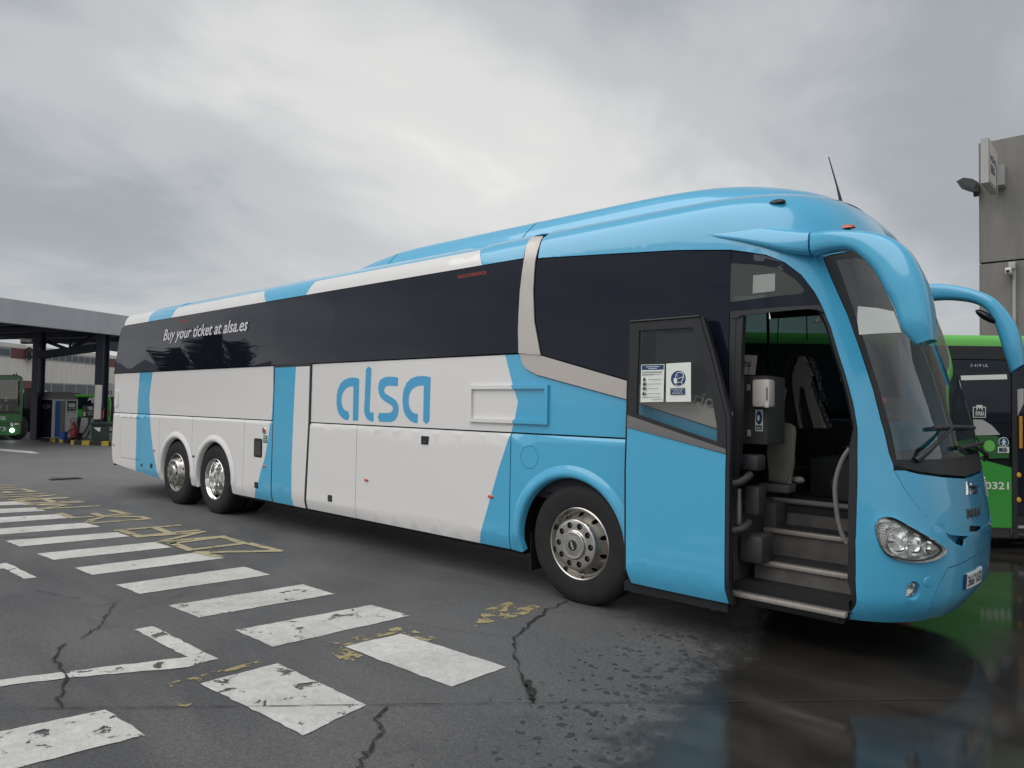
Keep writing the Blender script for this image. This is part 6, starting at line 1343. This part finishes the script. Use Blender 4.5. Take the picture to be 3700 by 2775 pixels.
for k, s in enumerate(('SCHA', 'ANTES')):
    tq = [(-24.035,0.987),(-23.711,0.991),(-24.031,0.879),(-23.707,0.883)]; lettering('banner_lettering', s, c3d, tq[2*k][0], tq[2*k][1], tq[1][0]-tq[0][0], .20, paper, pb2, off=.02, bold=.02)
m34 = Matrix(((RH.x, FH.x, 0, CAM0.x+FH.x*D3), (RH.y, FH.y, 0, CAM0.y+FH.y*D3), (0, 0, 1, 0), (0, 0, 0, 1)))
box('body_core', (q[0][0]-3, .14, .3), (q[1][0]+.2, 2.5, q[0][1]-.05), blackm, pb2, .05, m34)
for wa in (q[0][0]+.9,): lathe('wheel', [(0, .03), (.2, .03), (.23, .05), (.36, .04), (.38, -.1)], c3d(wa, .40, .02), -FH, rubber, pb2, 32)
lw = slab('low_wall', at(38, -40), at(38, -4), 0, .75, 0, .3, concrete, None, None, FH); tag(lw, 'long low pale wall behind the parked green buses', 'wall')
# ------------------------------------------------------------------ office building far left: facade runs away along the view
wc = plane_chart(CAM0-RH*30, FH, RH)
ob = empty('office_building', tuple(CAM0-RH*30+FH*48), 'long cream office building with maroon panels and two rows of windows behind the station', 'building')
def WZ(q): return q
top_ = [(39.271,4.804),(40.426,4.809),(43.31,4.867),(46.221,4.895),(52.307,5.048),(54.229,5.093)]
u1 = [(40.432,4.674),(40.467,3.931),(49.714,4.038),(49.671,4.878)]; l1 = [(43.811,2.673),(49.725,2.655),(51.908,2.633)]
a0, a1 = 34.0, 75.0
zc_top, zs_top, zs_bot, zl_top = top_[2][1], u1[3][1], (u1[1][1]+u1[2][1])/2, (l1[0][1]+l1[1][1])/2
zu_t = zc_top-.28
box_ch = lambda name, r4, m, off=0.0, th=.1: panel(name, wc, r4, [m], ob, off=off, th=th, grid=(60, 60))
box_ch('wall', rect(a0, 0, a1, zc_top-.25), cream, 0, .4)
box_ch('cornice', rect(a0, zc_top-.25, a1, zc_top), wplast, .06, .4)
mm_ = [(41.335,4.421),(42.524,4.512),(50.668,4.473),(52.2,4.57),(42.406,2.412),(43.156,2.433),(43.856,4.614),(49.758,4.343)]
box_ch('maroon_panel', rect(mm_[0][0], zs_bot, mm_[1][0]+1.4, zu_t), maroon, .03); box_ch('maroon_panel', rect(mm_[2][0]-.6, zs_bot, a1, zu_t), maroon, .03); box_ch('maroon_panel', rect(a0, zl_top-1.5, mm_[5][0], zl_top), maroon, .03)
def wrow(al, ar, zb, zt, n, nm='window'):
    f_ = box_ch(nm, rect(al, zb, ar, zt), frameg, .035, .03)
    w_ = (ar-al)/n
    for k in range(n):
        g_ = panel('pane', wc, rect(al+w_*k+.08, zb+.08, al+w_*(k+1)-.08, zt-.08), [bglass if (k*7) % 5 not in (1, 3) else lgrey if k == 5 else bglass], f_, off=.02 if True else 0, th=.02, grid=(60, 60))
        for p_ in g_.data.vertices: p_.co += RH*.03
wrow(a0, mm_[0][0]-.05, zs_bot+.05, zu_t-.02, 3); wrow(mm_[6][0]-.2, mm_[7][0], zs_bot+.05, zu_t-.02, 9)
ll = [(43.769,2.576),(44.496,2.534),(45.826,2.505),(47.271,2.476),(48.739,2.479),(49.794,2.469),(50.584,2.488)]
wrow(ll[0][0], ll[0][0]+(ll[5][0]-ll[0][0])*1.05, zl_top-1.55, zl_top-.05, 5)
box_ch('blue_strip', rect(ll[0][0], zl_top-2.0, ll[5][0]+1, zl_top-1.6), mat('strip_blue', (.03, .16, .30), .5), .035)
box_ch('gate_panel', rect(ll[6][0], 0, a1, zl_top+.1), lgrey, .04)
tq = [(51.075,1.909),(51.842,1.904),(51.824,2.234),(50.806,2.273),(51.047,2.455)]
lettering('door_number', '02', wc, tq[0][0], tq[0][1], (tq[1][0]-tq[0][0])*1.1, tq[2][1]-tq[1][1], dgrey, ob, off=.05, bold=.02)
lettering('door_letter', 'E', wc, tq[3][0], tq[3][1], tq[4][0]-tq[3][0], tq[4][1]-tq[3][1], paper, ob, off=.05, bold=.02)
aq_ = [(42.532,4.71),(43.224,4.766),(42.548,4.378),(42.551,4.316),(43.261,4.003)]
for k, (zt_, zb_) in enumerate(((aq_[0][1], aq_[2][1]), (aq_[3][1], aq_[3][1]-(aq_[0][1]-aq_[2][1])))):
    u_ = empty('air_conditioner', tuple(wc(aq_[0][0]+.5, zb_, .3)), ('upper' if k == 0 else 'lower')+' white air conditioning unit of the pair on the maroon panel', 'air conditioner', 'air conditioners on the office wall')
    mW = Matrix(((FH.x, RH.x, 0, (CAM0-RH*30).x), (FH.y, RH.y, 0, (CAM0-RH*30).y), (0, 0, 1, 0), (0, 0, 0, 1)))
    a_, b_ = aq_[0][0], aq_[1][0]
    box('case', (a_, .05, zb_), (b_, .50, zt_), wplast, u_, .03, mW)
    # fan grille on the face and on the end that looks to the yard
    lathe('fan_grille', [(0, .0), (.10, .03), (.12, .0), (.30, .01), (.34, .03), (.36, 0)], wc((a_+b_)/2, (zt_+zb_)/2, .51), RH, dgrey, u_, 20)
    lathe('fan_grille', [(0, .0), (.08, .03), (.1, .0), (.17, .01), (.19, .03), (.20, 0)], Vector(wc(a_, (zt_+zb_)/2, .27))-FH*.005, -FH, dgrey, u_, 20)

# ------------------------------------------------------------------ behind the camera: what the coach windows mirror
dep_b = empty('depot_building', (-120, -38, 0), 'long low depot building across the yard, seen mirrored in the coach windows', 'building')
box('wall', (-150, -44, 0), (-60, -38, 6.5), navy, dep_b); box('roof', (-151, -45, 6.5), (-86, -37, 10.5), canopyg, dep_b)
box('shade_wall', (-140, -37.5, 0), (-62, -37.2, 4.2), cream, dep_b)
leafm = mat('conifer_leaf', (.035, .055, .025), .7, var=.3, scale=3); barkm = mat('bark', (.06, .045, .035), .9, var=.2)
def tree(x, y, h, r_, label, seed, up=.9):
    rn = random.Random(seed); t_ = empty('tree', (x, y, 0), label, 'tree', 'trees across the yard')
    bm = bmesh.new(); bm_tube(bm, [(x, y, 0), (x+.1, y, h*.4), (x, y+.1, h*.8), (x, y, h*.97)], [.22, .17, .08, .02], 8)
    for k in range(16):
        z = h*(.18+.7*k/16); a = rn.random()*6.28; l = r_*(1-.6*k/16)
        bm_tube(bm, [(x, y, z), (x+math.cos(a)*l*.5, y+math.sin(a)*l*.5, z+l*.25*up), (x+math.cos(a)*l, y+math.sin(a)*l, z+l*.8*up)], [.05, .035, .012], 5)
    from_bm('trunk', bm, barkm, t_)
    bm = bmesh.new()
    for c_ in range(80):
        f_ = rn.random()**.8; z = h*(.16+.82*f_); a = rn.random()*6.28; rr_ = r_*(1-.75*f_)*rn.uniform(.3, 1.05); c0_ = Vector((x+math.cos(a)*rr_, y+math.sin(a)*rr_, z))
        for k in range(46):
            p_ = c0_+Vector((rn.gauss(0, .28), rn.gauss(0, .28), rn.gauss(0, .34))); d1 = Vector((rn.uniform(-1, 1), rn.uniform(-1, 1), rn.uniform(-.6, 1))).normalized(); d2 = d1.orthogonal()*.4
            s_l = rn.uniform(.14, .3)
            bm.faces.new([bm.verts.new(p_+q_*s_l) for q_ in (d1, d2, -d1, -d2)])
    o_ = from_bm('crown', bm, leafm, t_, None)
for k, (x, h_, r_) in enumerate(((-72.5, 9.6, .9), (-66.8, 9.2, 2.2), (-63.8, 11.0, 1.6), (-59.4, 11.2, 1.9), (-56.8, 9.6, 1.3))):
    tree(x, -25+(.6 if k % 2 else -.5), h_, r_, ('thin young tree at the far end of the row across the yard', 'broad dark tree second from the thin one across the yard', 'tall dark tree in the middle of the row across the yard', 'broad tall tree just right of the middle one across the yard', 'smaller dark tree ending the row across the yard')[k], 11+k)
